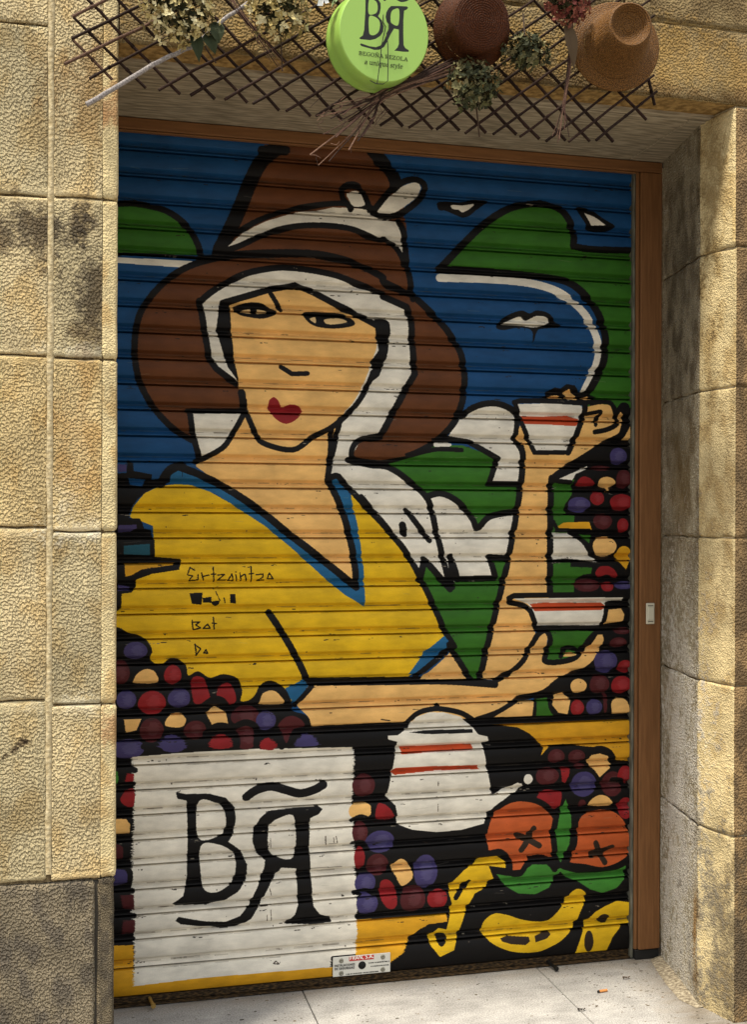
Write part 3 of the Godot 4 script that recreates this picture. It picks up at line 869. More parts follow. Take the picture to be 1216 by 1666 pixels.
	stroke("black", [1506, 1456, 1548, 1429, 1584, 1382, 1615, 1373], 15.1, 1)
	stroke("black", [1431, 1359, 1497, 1363, 1602, 1350], 12.9, 1)
	dot("purple", 1679, 1719, 32, 29)
	dot("maroon", 1614, 1677, 35, 9)
	dot("maroon", 1699, 1641, 29, 33)
	dot("skin", 1636, 1629, 32, 19)
	dot("purple", 1534, 1552, 41, 27)
	dot("red", 1600, 1575, 26, 24)
	dot("red", 1690, 1561, 43, 29)
	dot("maroon", 1621, 1496, 35, 27)

func mural_c():
	dot("red", 1696, 1482, 21, 25)
	dot("skin", 1628, 1410, 44, 35)
	dot("amber", 1700, 1381, 29, 31)
	dot("maroon", 1564, 1279, 48, 22)
	dot("red", 1639, 1274, 23, 17)
	dot("purple", 1700, 1278, 35, 14)
	fill("red", [1526, 1617, 1537, 1643, 1557, 1648, 1581, 1637, 1589, 1618], 1, 0)
	fill("skin", [1631, 1613, 1648, 1614, 1639, 1592], 0, 0)
	fill("red", [1594, 1320, 1610, 1341, 1641, 1344, 1667, 1329, 1679, 1304, 1662, 1305, 1636, 1315, 1610, 1306], 1, 0)
	fill("amber", [1680, 1362, 1722, 1362, 1708, 1331], 0, 0)
	fill("white", [1300, 1237, 1696, 1239, 1699, 1220, 1632, 1217, 1637, 1204, 1630, 1190, 1618, 1141, 1388, 1145, 1369, 1190, 1354, 1219], 0, 0)
	fill("stripe", [1361, 1217, 1411, 1221, 1622, 1218, 1633, 1204, 1617, 1194, 1373, 1195], 0, 0)
	stroke("black", [1285, 1240, 1298, 1247, 1458, 1248, 1705, 1245], 18.0, 0)
	stroke("black", [1282, 1239, 1289, 1224, 1340, 1213, 1359, 1195, 1383, 1136], 17.9, 0)
	fill("skin", [1644, 1195, 1691, 1199, 1702, 1180, 1699, 1155, 1631, 1144], 0, 0)
	fill("green", [1430, 1127, 1589, 1119, 1555, 1071, 1536, 1049, 1478, 1031, 1421, 1028, 1419, 1052, 1435, 1096], 0, 0)
	fill("green", [1436, 1130, 1598, 1122, 1579, 1093, 1505, 1069, 1441, 1053], 0, 0)
	stroke("black", [1378, 1136, 1507, 1134, 1652, 1133, 1701, 1149, 1716, 1189, 1703, 1215, 1644, 1213, 1633, 1181, 1625, 1145], 16.3, 1)
	stroke("black", [1234, 965, 1285, 989, 1332, 1028, 1360, 1076, 1388, 1117, 1416, 1128, 1431, 1096, 1419, 1057, 1412, 1026, 1459, 1021, 1517, 1032, 1545, 1058, 1574, 1097, 1606, 1123], 19.0, 1)
	fill("black", [1632, 1114, 1730, 1135, 1731, 821, 1431, 833, 1375, 842, 1379, 908, 1460, 958, 1517, 979, 1579, 1008, 1618, 1065], 0, 0)
	stroke("black", [1631, 1110, 1635, 1083, 1604, 1030, 1565, 995, 1517, 978, 1460, 958, 1412, 924, 1365, 910, 1318, 900, 1248, 863, 1170, 839], 18.0, 1)
	fill("skin", [1478, 1040, 1502, 1054, 1527, 1045, 1507, 1039], 1, 0)
	stroke("black", [1469, 1040, 1488, 1067, 1524, 1063, 1538, 1047], 16.1, 1)
	stroke("black", [595, 981, 842, 975, 1058, 970, 1234, 953], 24.4, 1)
	fill("teal", [527, 963, 588, 988, 602, 968, 559, 916, 538, 934], 0, 0)
	stroke("black", [613, 967, 559, 909], 16.0, 0)
	fill("teal", [935, 996, 988, 1065, 1057, 1119, 1082, 1087, 964, 991], 0, 0)
	stroke("black", [961, 989, 1085, 1082], 18.8, 0)
	fill("skin", [975, 978, 1083, 1066, 1143, 973], 0, 0)
	stroke("black", [1073, 1089, 1150, 969], 20.8, 0)
	stroke("black", [731, 1691, 806, 1676, 866, 1669, 938, 1623, 999, 1565, 1023, 1478, 1047, 1387, 1076, 1275], 20.6, 1)
	stroke("black", [995, 1576, 1047, 1586, 1108, 1555, 1152, 1504, 1170, 1472, 1214, 1511, 1308, 1528], 20.8, 1)
	stroke("black", [926, 1529, 1004, 1432], 18.7, 0)
	stroke("black", [911, 1482, 919, 1455], 24.2, 0)
	fill("green", [989, 1354, 1065, 1279, 1004, 1288], 0, 0)
	fill("green", [1072, 1375, 1098, 1302, 1076, 1302], 0, 0)
	fill("green", [1222, 1371, 1275, 1368, 1243, 1306], 0, 0)
	stroke("black", [971, 1303, 987, 1369, 1076, 1272], 22.4, 0)
	stroke("black", [1084, 1279, 1078, 1379, 1102, 1304, 1234, 1306, 1214, 1376, 1281, 1371], 20.9, 0)
	fill("white", [1018, 1750, 1050, 1759, 1075, 1755, 1074, 1741, 1030, 1735], 1, 0)
	stroke("black", [939, 1710, 1026, 1731, 1114, 1730], 15.5, 1)
	stroke("black", [1018, 1762, 1074, 1763], 13.8, 1)
	fill("skin", [1223, 841, 1318, 892, 1373, 895, 1369, 842], 0, 0)
	stroke("black", [1042, 833, 1225, 835, 1460, 833, 1731, 830], 18.0, 0)
	fill("green", [1383, 899, 1422, 903, 1427, 871, 1446, 838, 1380, 842], 0, 0)
	stroke("black", [1378, 899, 1371, 841], 10.0, 1)
	fill("skin", [1437, 879, 1448, 908, 1479, 918, 1505, 892, 1494, 844, 1460, 851], 0, 0)
	stroke("black", [1429, 902, 1434, 866, 1455, 841], 15.0, 1)
	dot("red", 1529, 865, 25, 27)
	dot("purple", 1591, 865, 30, 27)
	dot("skin", 1534, 938, 30, 25)
	dot("maroon", 1611, 942, 37, 33)
	dot("red", 1693, 937, 39, 31)
	dot("purple", 1634, 1018, 43, 39)
	dot("maroon", 1681, 1082, 32, 18)
	dot("maroon", 1696, 1122, 32, 12)
	dot("red", 1706, 1000, 27, 22)
	dot("maroon", 1633, 881, 8, 39)
	fill("skin", [1654, 867, 1663, 887, 1692, 892, 1716, 878, 1725, 842, 1697, 835, 1663, 837], 1, 0)
	stroke("black", [1645, 881, 1653, 835], 13.2, 1)

func mural_d():
	fill("amber", [1225, 820, 1732, 817, 1732, 670, 1389, 687, 1408, 734, 1389, 757, 1356, 785, 1314, 807], 0, 0)
	stroke("black", [1042, 832, 1225, 834, 1460, 832, 1731, 829], 17.0, 0)
	fill("black", [-7, 1638, 30, 1641, 33, 1682, 50, 1671, 52, 1647, 108, 1637, 105, 1621, 136, 1624, 139, 1637, 177, 1676, 203, 1670, 244, 1655, 244, 1630, 187, 1651, 165, 1637, 162, 1614, 114, 1595, 86, 1579, 64, 1560, 50, 1541, 40, 1515, 38, 1502, 71, 1501, 80, 1484, 83, 1471, 105, 1465, 109, 1442, 116, 1433, 117, 1382, 197, 1375, 197, 1363, 191, 1342, 109, 1330, 59, 1312, 61, 1293, 47, 1273, 17, 1270, 16, 1224, -6, 1210], 0, 0)
	fill("teal", [163, 1613, 165, 1636, 187, 1650, 244, 1630, 267, 1619, 267, 1607, 209, 1612], 0, 0)
	fill("blue", [36, 1625, 88, 1621, 77, 1599, 42, 1604], 0, 0)
	fill("purple", [6, 1480, 62, 1482, 62, 1471, 43, 1461, 6, 1457], 0, 0)
	fill("purple", [5, 1667, 31, 1666, 30, 1645, 5, 1642], 0, 0)
	fill("teald", [23, 1417, 102, 1423, 102, 1387, 23, 1391], 0, 0)
	fill("purple", [6, 1297, 40, 1291, 40, 1280, 6, 1278], 0, 0)
	fill("amber", [25, 1362, 178, 1364, 172, 1357, 78, 1344, 46, 1326, 28, 1322], 0, 0)
	fill("black", [-20, 1137, 45, 1146, 89, 1129, 110, 1095, 104, 1066, 134, 1049, 173, 1068, 212, 1047, 221, 1013, 251, 1025, 288, 1004, 331, 1014, 377, 997, 389, 957, 385, 928, 417, 933, 452, 971, 486, 980, 527, 958, 540, 923, 548, 893, 598, 873, 610, 838, 699, 835, 700, 771, 634, 777, 569, 777, 528, 769, 493, 771, 377, 776, 218, 783, 135, 774, 85, 782, -19, 758], 1, 0)
	dot("purple", 59, 1094, 36, 28)
	dot("maroon", 15, 1028, 27, 38)
	dot("red", 173, 1016, 27, 31)
	dot("purple", 32, 943, 30, 30)
	dot("red", 110, 932, 43, 37)
	dot("purple", 193, 943, 35, 31)
	dot("maroon", 400, 879, 46, 33)
	dot("purple", 465, 862, 32, 32)
	dot("maroon", 109, 847, 37, 38)
	dot("maroon", 243, 842, 35, 30)
	dot("maroon", 403, 813, 37, 39)
	dot("purple", 38, 792, 50, 31)
	fill("skin", [55, 1006, 68, 1026, 95, 1037, 120, 1025, 125, 992, 58, 993], 1, 0)
	fill("red", [230, 993, 246, 1010, 271, 1000, 283, 966, 289, 931, 263, 924, 238, 930], 1, 0)
	fill("red", [309, 951, 319, 976, 348, 984, 364, 963, 370, 929, 351, 917, 325, 930], 1, 0)
	fill("skin", [439, 931, 457, 951, 486, 958, 510, 941, 522, 913, 446, 914], 1, 0)
	fill("skin", [25, 884, 78, 883, 63, 849, 31, 842], 0, 0)
	fill("skin", [150, 872, 168, 893, 193, 898, 214, 877, 201, 854, 157, 857], 1, 0)
	fill("skin", [275, 895, 303, 913, 338, 895, 346, 854, 297, 853], 0, 0)
	fill("maroon", [503, 843, 522, 868, 551, 875, 580, 860, 590, 838, 551, 827, 531, 789, 516, 825], 1, 0)
	stroke("black", [434, 923, 452, 966, 486, 976, 521, 952, 542, 905], 19.5, 1)
	stroke("black", [266, 915, 297, 936, 325, 933, 345, 907], 19.3, 1)
	fill("white", [48, 767, 184, 773, 331, 774, 436, 775, 744, 766, 754, 755, 752, 671, 747, 594, 757, 456, 766, 225, 776, 100, 676, 99, 680, 61, 484, 66, 259, 67, 52, 62, 59, 180, 48, 356, 57, 648], 0, 5)
	fill("purple", [130, 796, 151, 824, 176, 829, 204, 816, 214, 787, 174, 775], 1, 6)
	fill("red", [286, 789, 297, 817, 323, 826, 351, 815, 359, 786, 320, 779], 1, 6)
	fill("red", [442, 782, 458, 805, 478, 807, 502, 780, 475, 768], 1, 6)
	fill("purple", [557, 780, 575, 808, 601, 815, 628, 797, 635, 778, 593, 776], 1, 6)
	stroke("black", [269, 787, 280, 829, 309, 851, 343, 847, 371, 814, 372, 785], 21.9, 1)
	stroke("black", [360, 843, 400, 860, 435, 840, 435, 788], 20.8, 1)
	stroke("black", [516, 779, 501, 832], 20.9, 1)
	stroke("black", [85, 798, 135, 782], 19.1, 1)
	fill("amber", [-44, 194, 57, 188, 57, 63, 259, 69, 484, 67, 684, 65, 684, 11, -44, -0], 0, 4)
	fill("black", [184, 652, 213, 645, 287, 642, 339, 626, 367, 593, 371, 556, 363, 511, 347, 488, 386, 458, 407, 411, 405, 366, 379, 329, 333, 303, 281, 292, 185, 296, 174, 306, 207, 328, 218, 373, 221, 520, 217, 624, 188, 632], 0, 0)
	fill("white", [254, 618, 309, 611, 335, 584, 339, 535, 317, 507, 254, 505], 1, 0)
	fill("white", [261, 479, 317, 481, 362, 452, 371, 406, 359, 361, 318, 334, 281, 337, 265, 368], 1, 0)
	fill("black", [474, 577, 558, 582, 635, 583, 649, 573, 636, 557, 609, 546, 606, 466, 613, 351, 621, 263, 641, 237, 677, 222, 680, 208, 621, 206, 527, 213, 560, 240, 571, 271, 564, 389, 515, 395, 484, 352, 450, 287, 420, 240, 378, 217, 326, 214, 281, 225, 200, 241, 184, 253, 193, 264, 274, 244, 340, 237, 385, 252, 415, 287, 441, 341, 461, 400, 464, 422, 437, 445, 423, 485, 428, 522, 448, 556], 0, 0)
	fill("white", [557, 552, 505, 551, 478, 527, 473, 478, 486, 438, 555, 427], 1, 0)
	stroke("black", [404, 625, 436, 645, 482, 654, 528, 641, 574, 627, 620, 635, 651, 650], 27.3, 1)
	fill("leaf", [-9, 731, 7, 724, 10, 701, 5, 681, -9, 682], 0, 0)
	fill("red", [35, 718, 56, 715, 55, 691, 29, 691], 0, 2)
	fill("red", [15, 642, 33, 665, 56, 667, 57, 621, 43, 613, 22, 625], 1, 0)
	fill("skin", [-11, 581, 33, 578, 45, 561, 43, 531, -11, 530], 0, 0)
	fill("maroon", [-10, 500, 20, 496, 24, 476, 20, 455, -10, 454], 1, 0)
	fill("purple", [-10, 421, 29, 421, 37, 409, 34, 379, -10, 373], 1, 0)
	fill("maroon", [17, 344, 56, 345, 59, 292, 25, 298], 0, 2)
	fill("maroon", [25, 267, 61, 266, 59, 220, 21, 219], 0, 2)
	stroke("black", [5, 739, 59, 726], 18.3, 1)
	stroke("black", [-4, 678, 56, 683], 15.1, 1)
	stroke("black", [5, 594, 43, 596], 16.2, 1)

func mural_e():
	stroke("black", [38, 509, 34, 480, 34, 457], 16.1, 1)
	stroke("black", [34, 428, 46, 408, 43, 370], 16.2, 1)
	stroke("black", [-3, 362, 53, 355], 16.2, 1)
	stroke("black", [-3, 281, 58, 278], 16.2, 1)
	stroke("black", [-2, 210, 56, 206], 14.0, 1)
	fill("white", [865, 798, 900, 799, 934, 822, 959, 855, 1004, 869, 1055, 867, 1112, 851, 1157, 813, 1176, 789, 1208, 781, 1213, 765, 1191, 759, 1208, 673, 1226, 585, 1280, 604, 1329, 620, 1336, 606, 1281, 578, 1242, 549, 1211, 526, 1208, 495, 1118, 477, 1033, 475, 949, 488, 896, 509, 899, 537, 892, 569, 861, 600, 879, 672, 897, 777, 867, 786], 0, 0)
	stroke("black", [916, 824, 959, 864, 1004, 878, 1051, 878, 1117, 862, 1166, 831], 17.2, 1)
	dot("black", 1032, 890, 9, 9)
	fill("black", [937, 806, 995, 811, 1155, 808, 1157, 795, 1089, 796, 995, 798], 0, 0)
	fill("white", [1227, 534, 1254, 560, 1299, 590, 1337, 610, 1316, 623, 1279, 606, 1234, 590], 0, 0)
	dot("white", 1353, 632, 16, 17)
	fill("stripe", [907, 759, 1023, 758, 1155, 757, 1159, 737, 1023, 738, 913, 735], 0, 0)
	fill("stripe", [878, 677, 893, 692, 1032, 691, 1176, 686, 1181, 673, 1032, 675, 889, 669], 0, 0)
	fill("black", [1398, 708, 1429, 738, 1479, 744, 1551, 734, 1608, 727, 1660, 704, 1678, 678, 1739, 672, 1739, 456, 1379, 478, 1378, 676], 0, 0)
	fill("red", [1384, 566, 1409, 592, 1460, 587, 1474, 575, 1465, 530, 1445, 524, 1414, 542], 1, 0)
	fill("orange", [1210, 405, 1204, 442, 1213, 488, 1229, 525, 1269, 555, 1324, 562, 1379, 550, 1419, 528, 1454, 488, 1444, 436, 1450, 363, 1420, 366, 1354, 371, 1350, 343, 1329, 331, 1295, 330, 1288, 362, 1255, 395], 0, 0)
	stroke("black", [1203, 405, 1198, 452, 1213, 507, 1244, 542, 1289, 565, 1339, 568, 1394, 553, 1434, 523, 1456, 492], 20.1, 1)
	stroke("mark", [1374, 465, 1352, 428, 1329, 397], 20.2, 1)
	stroke("mark", [1317, 443, 1354, 429, 1393, 407], 20.2, 1)
	fill("orange", [1532, 450, 1536, 487, 1573, 508, 1619, 514, 1666, 504, 1708, 468, 1728, 418, 1727, 364, 1687, 334, 1625, 319, 1563, 333, 1499, 347, 1522, 384], 1, 0)
	stroke("black", [1526, 479, 1542, 504, 1578, 521, 1624, 524, 1676, 510, 1713, 474, 1734, 427], 19.4, 1)
	stroke("mark", [1600, 402, 1615, 366, 1633, 334], 19.4, 1)
	stroke("mark", [1583, 360, 1620, 372, 1661, 383], 19.4, 1)
	fill("leaf", [1488, 558, 1501, 528, 1509, 499, 1510, 451, 1502, 404, 1482, 360, 1471, 345, 1460, 363, 1455, 436, 1464, 492, 1475, 529], 0, 0)
	stroke("black", [1452, 488, 1445, 436, 1453, 365, 1466, 326], 21.4, 1)
	stroke("black", [1526, 474, 1522, 408, 1501, 357, 1486, 329], 19.3, 1)
	fill("leaf", [1241, 322, 1280, 313, 1320, 310, 1350, 333, 1370, 345, 1420, 341, 1450, 319, 1470, 326, 1481, 320, 1542, 301, 1625, 297, 1677, 305, 1712, 322, 1706, 271, 1677, 243, 1625, 230, 1579, 246, 1532, 278, 1494, 291, 1470, 314, 1451, 294, 1430, 263, 1380, 244, 1320, 251, 1275, 278], 0, 0)
	stroke("black", [1210, 391, 1255, 395, 1287, 362, 1292, 324, 1325, 317, 1349, 346, 1375, 361, 1420, 358, 1450, 322], 19.1, 1)
	stroke("black", [1481, 337, 1542, 314, 1625, 308, 1677, 316, 1719, 332], 19.4, 1)
	dot("maroon", 1454, 703, 31, 25)
	dot("maroon", 1528, 699, 31, 24)
	dot("maroon", 1421, 638, 42, 31)
	dot("purple", 1554, 605, 47, 43)
	dot("maroon", 1660, 600, 41, 43)
	dot("red", 1707, 628, 27, 32)
	dot("maroon", 1539, 666, 20, 9)
	dot("maroon", 1549, 539, 14, 14)
	dot("red", 1710, 515, 29, 37)
	fill("red", [1470, 667, 1505, 666, 1500, 637, 1486, 611, 1475, 617], 0, 0)
	stroke("black", [1660, 614, 1697, 607, 1702, 569], 18.4, 1)
	fill("skin", [1569, 685, 1582, 702, 1613, 706, 1644, 696, 1654, 667, 1651, 655, 1637, 644, 1613, 625, 1598, 646, 1575, 666], 0, 0)
	stroke("black", [1569, 709, 1608, 723, 1647, 710, 1669, 678], 19.5, 1)
	fill("skin", [1577, 528, 1583, 551, 1616, 565, 1648, 553, 1661, 524], 1, 0)
	fill("yellow", [1079, 300, 1128, 343, 1185, 376, 1243, 381, 1274, 360, 1274, 340, 1214, 351, 1231, 309, 1195, 275, 1166, 263, 1138, 216, 1108, 138, 1093, 83, 1044, 65, 1010, 108, 1005, 133, 1039, 160, 1067, 152, 1078, 194, 1086, 237, 1075, 271], 0, 0)
	stroke("black", [1100, 254, 1119, 281, 1145, 302], 17.3, 1)
	fill("black", [1034, 137, 1065, 134, 1066, 114, 1051, 98, 1036, 112], 1, 0)
	fill("amber", [763, 208, 1068, 203, 1071, 178, 1005, 175, 966, 155, 938, 130, 920, 90, 886, 69, 867, 58, 759, 73, 766, 163], 0, 3)
	stroke("black", [766, 215, 909, 214, 1067, 211], 13.4, 0)
	fill("yellow", [1188, 141, 1201, 173, 1236, 191, 1280, 183, 1330, 164, 1380, 153, 1426, 154, 1461, 180, 1487, 211, 1512, 242, 1538, 251, 1562, 236, 1562, 210, 1544, 173, 1524, 132, 1482, 88, 1431, 63, 1381, 51, 1306, 58, 1241, 84, 1201, 117], 1, 0)
	fill("mark", [1255, 108, 1280, 113, 1355, 105, 1361, 89, 1345, 78, 1295, 85, 1261, 97], 0, 0)
	fill("mark", [1377, 106, 1426, 119, 1435, 106, 1421, 93, 1381, 84], 0, 0)
	fill("yellow", [1522, 27, 1543, 83, 1564, 138, 1600, 169, 1636, 185, 1678, 199, 1740, 189, 1741, 124, 1694, 113, 1662, 78, 1637, 26], 0, 0)
	dot("mark", 1574, 71, 17, 36)
	dot("mark", 1631, 142, 22, 16)
	dot("maroon", 785, 639, 38, 38)
	dot("skin", 774, 560, 40, 28)
	dot("purple", 840, 456, 50, 36)
	dot("maroon", 773, 488, 26, 36)
	dot("red", 772, 406, 18, 38)
	dot("maroon", 831, 382, 37, 36)

func mural_f():
	dot("purple", 994, 348, 41, 57)
	dot("purple", 791, 324, 35, 36)
	dot("maroon", 952, 261, 43, 46)
	dot("red", 1036, 255, 35, 33)
	dot("purple", 798, 256, 36, 36)
	fill("red", [829, 528, 830, 575, 851, 578, 875, 559, 888, 526], 1, 0)
	fill("red", [842, 324, 871, 329, 895, 293, 896, 243, 871, 235, 844, 270], 1, 0)
	fill("skin", [879, 370, 904, 394, 927, 388, 949, 353, 947, 326, 914, 307, 894, 339], 1, 0)
	stroke("black", [748, 530, 776, 540, 804, 527], 17.4, 1)
	stroke("black", [749, 456, 781, 456, 800, 432], 15.4, 1)
	stroke("black", [756, 295, 791, 301, 826, 285], 15.4, 1)
	stroke("black", [816, 581, 816, 540, 809, 522], 14.4, 1)
	stroke("black", [239, 1340, 225, 1349, 217, 1326, 233, 1323, 222, 1307, 250, 1310, 250, 1326], 3.9, 0)
	stroke("black", [261, 1332, 267, 1308], 3.9, 0)
	stroke("black", [264, 1320, 284, 1325], 3.9, 0)
	stroke("black", [297, 1349, 300, 1304], 3.9, 0)
	stroke("black", [291, 1327, 305, 1328], 3.9, 0)
	stroke("black", [311, 1325, 332, 1326, 311, 1308, 337, 1309], 3.9, 0)
	stroke("black", [356, 1328, 343, 1307, 360, 1306, 356, 1328], 3.9, 0)
	stroke("black", [368, 1326, 372, 1305], 4.0, 0)
	stroke("black", [368, 1334, 369, 1333], 3.9, 0)
	stroke("black", [381, 1330, 385, 1306], 4.0, 0)
	stroke("black", [383, 1319, 397, 1327, 402, 1305], 4.0, 0)
	stroke("black", [416, 1351, 418, 1303], 4.0, 0)
	stroke("black", [410, 1327, 424, 1329], 4.0, 0)
	stroke("black", [432, 1324, 455, 1327, 453, 1316, 436, 1306, 458, 1307], 4.0, 0)
	stroke("black", [474, 1330, 487, 1311, 468, 1312, 474, 1330], 4.0, 0)
	fill("black", [224, 1269, 264, 1270, 261, 1232, 231, 1236], 0, 0)
	fill("black", [264, 1253, 291, 1257, 293, 1238, 266, 1239], 0, 0)
	fill("black", [293, 1241, 318, 1244, 308, 1227, 296, 1232], 1, 0)
	fill("black", [350, 1264, 367, 1264, 369, 1234, 351, 1237], 0, 0)
	stroke("black", [305, 1273, 319, 1244], 2.9, 0)
	stroke("black", [332, 1253, 334, 1237], 3.6, 0)
	stroke("black", [232, 1184, 235, 1156], 4.3, 0)
	stroke("black", [232, 1179, 255, 1179, 243, 1170, 259, 1160, 236, 1155], 4.3, 0)
	stroke("black", [280, 1172, 266, 1158, 288, 1159, 280, 1172], 4.3, 0)
	stroke("black", [298, 1192, 301, 1155], 4.3, 0)
	stroke("black", [294, 1175, 307, 1173], 4.3, 0)
	stroke("black", [241, 1110, 246, 1073], 4.3, 0)
	stroke("black", [241, 1108, 259, 1095, 245, 1075], 4.3, 0)
	stroke("black", [275, 1092, 269, 1082, 281, 1080, 275, 1092], 4.3, 0)


func mural_texture(seams: Array) -> ImageTexture:
	per_mm = 0.74
	left_mm = -60.0
	top_mm = 2720.0
	canvas = Image.create(1340, 2013, false, Image.FORMAT_RGB8)
	mural_a()
	mural_b()
	mural_c()
	mural_d()
	mural_e()
	mural_f()
	# drips under some strokes, chips along the seams, scuffs
	for k in 46:
		var x := rng.randi_range(40, 1320)
		var y := rng.randi_range(100, 1900)
		if canvas.get_pixel(x, y).get_luminance() < 0.1:
			canvas.fill_rect(Rect2i(x, y, 1, rng.randi_range(3, 14)), tint("black"))
	for s in seams:
		var y := int((top_mm - s * 1000.0) * per_mm)
		for k in rng.randi_range(6, 20):
			var x := rng.randi_range(30, 1320)
			var yy := clampi(y + [3, 5, 8, 9, -9, -12, -4][rng.randi_range(0, 6)], 0, 2008)
			var dark := canvas.get_pixel(x, yy).get_luminance() < 0.09
			if dark and rng.randf() < 0.55:
				continue
			var run := rng.randi_range(1, 3)
			for q in run:
				canvas.fill_rect(Rect2i(x + q * rng.randi_range(3, 9), yy + rng.randi_range(-1, 1), rng.randi_range(2, 8), rng.randi_range(1, 2)), Color8(120, 112, 98) if dark else Color8(38, 32, 27))
	for k in 150:
		var c := rng.randi_range(30, 90)
		canvas.fill_rect(Rect2i(rng.randi_range(0, 1330), rng.randi_range(0, 2000), rng.randi_range(1, 3), rng.randi_range(1, 3)), Color8(c, int(c * 0.9), int(c * 0.8)))
	stroke("mark", [659, 485, 661, 457], 3.2, 0)
	stroke("mark", [671, 460, 698, 460], 2.2, 0)
	stroke("mark", [686, 479, 687, 462], 2, 0)
	stroke("mark", [694, 483, 698, 463], 2, 0)
	stroke("mark", [620, 434, 745, 432], 1.6, 0)
	stroke("mark", [444, 585, 486, 586], 2, 0)
	stroke("mark", [481, 489, 482, 459], 1.6, 0)
	stroke("mark", [475, 478, 476, 463], 1.4, 0)
	stroke("mark", [479, 331, 485, 308], 2, 0)
	stroke("mark", [471, 249, 472, 226], 1.8, 0)
	stroke("mark", [483, 263, 485, 225], 2.2, 0)
	stroke("mark", [449, 276, 487, 278], 2.4, 0)
	stroke("mark", [72, 663, 104, 664], 2, 0)
	stroke("mark", [609, 386, 714, 384], 1.4, 0)
	stroke("mark", [499, 100, 491, 93, 510, 90, 500, 100], 3, 0)
	stroke("mark", [843, 852, 871, 847], 4, 0)
	stroke("mark", [1037, 639, 1037, 627], 3, 0)
	stroke("mark", [1033, 589, 1035, 587], 5, 0)
	stroke("mark", [1037, 566, 1037, 542], 2, 0)
	stroke("mark", [1035, 512, 1037, 510], 5, 0)
	stroke("mark", [989, 444, 1004, 439], 2, 0)
	# dirt caught under the lips, and long scratches where the slats run in the guides
	for s in seams:
		var y := int((top_mm - s * 1000.0) * per_mm)
		for k in 60:
			var x := rng.randi_range(0, 1330)
			var l := rng.randi_range(4, 46)
			for q in [-12, -13, -14, 2]:
				if rng.randf() < 0.45:
					for xx in range(x, mini(x + l, 1339)):
						var yy := clampi(y + q, 0, 2012)
						canvas.set_pixel(xx, yy, canvas.get_pixel(xx, yy).lerp(Color8(70, 62, 50), 0.28))
	for k in 90:
		var x := rng.randi_range(0, 1300)
		var y := rng.randi_range(20, 1990)
		for q in rng.randi_range(6, 40):
			var xx := clampi(x + q, 0, 1339)
			var yy := clampi(y + int(q * 0.1 * (k % 3 - 1)), 0, 2012)
			canvas.set_pixel(xx, yy, canvas.get_pixel(xx, yy).lerp(Color8(150, 142, 128), 0.35))
	# uneven coats of paint
	var d := canvas.get_data()
	var a := plane_of(noise(FastNoiseLite.TYPE_SIMPLEX_SMOOTH, 0.008, 91, 4), 1340, 2013)
	var b := plane_of(noise(FastNoiseLite.TYPE_SIMPLEX_SMOOTH, 0.05, 92, 3), 1340, 2013, 3.0, 1.0)
	var e := plane_of(noise(FastNoiseLite.TYPE_SIMPLEX, 0.3, 93, 2), 1340, 2013)
	for i in a.size():
		var g := 0.83 + (a[i] + b[i] * 0.7) * 0.00062 + e[i] * 0.00022
		var j := i * 3
		d[j] = mini(255, int(d[j] * g))
		d[j + 1] = mini(255, int(d[j + 1] * g))
		d[j + 2] = mini(255, int(d[j + 2] * g))
	return ImageTexture.create_from_image(Image.create_from_data(1340, 2013, false, Image.FORMAT_RGB8, d))


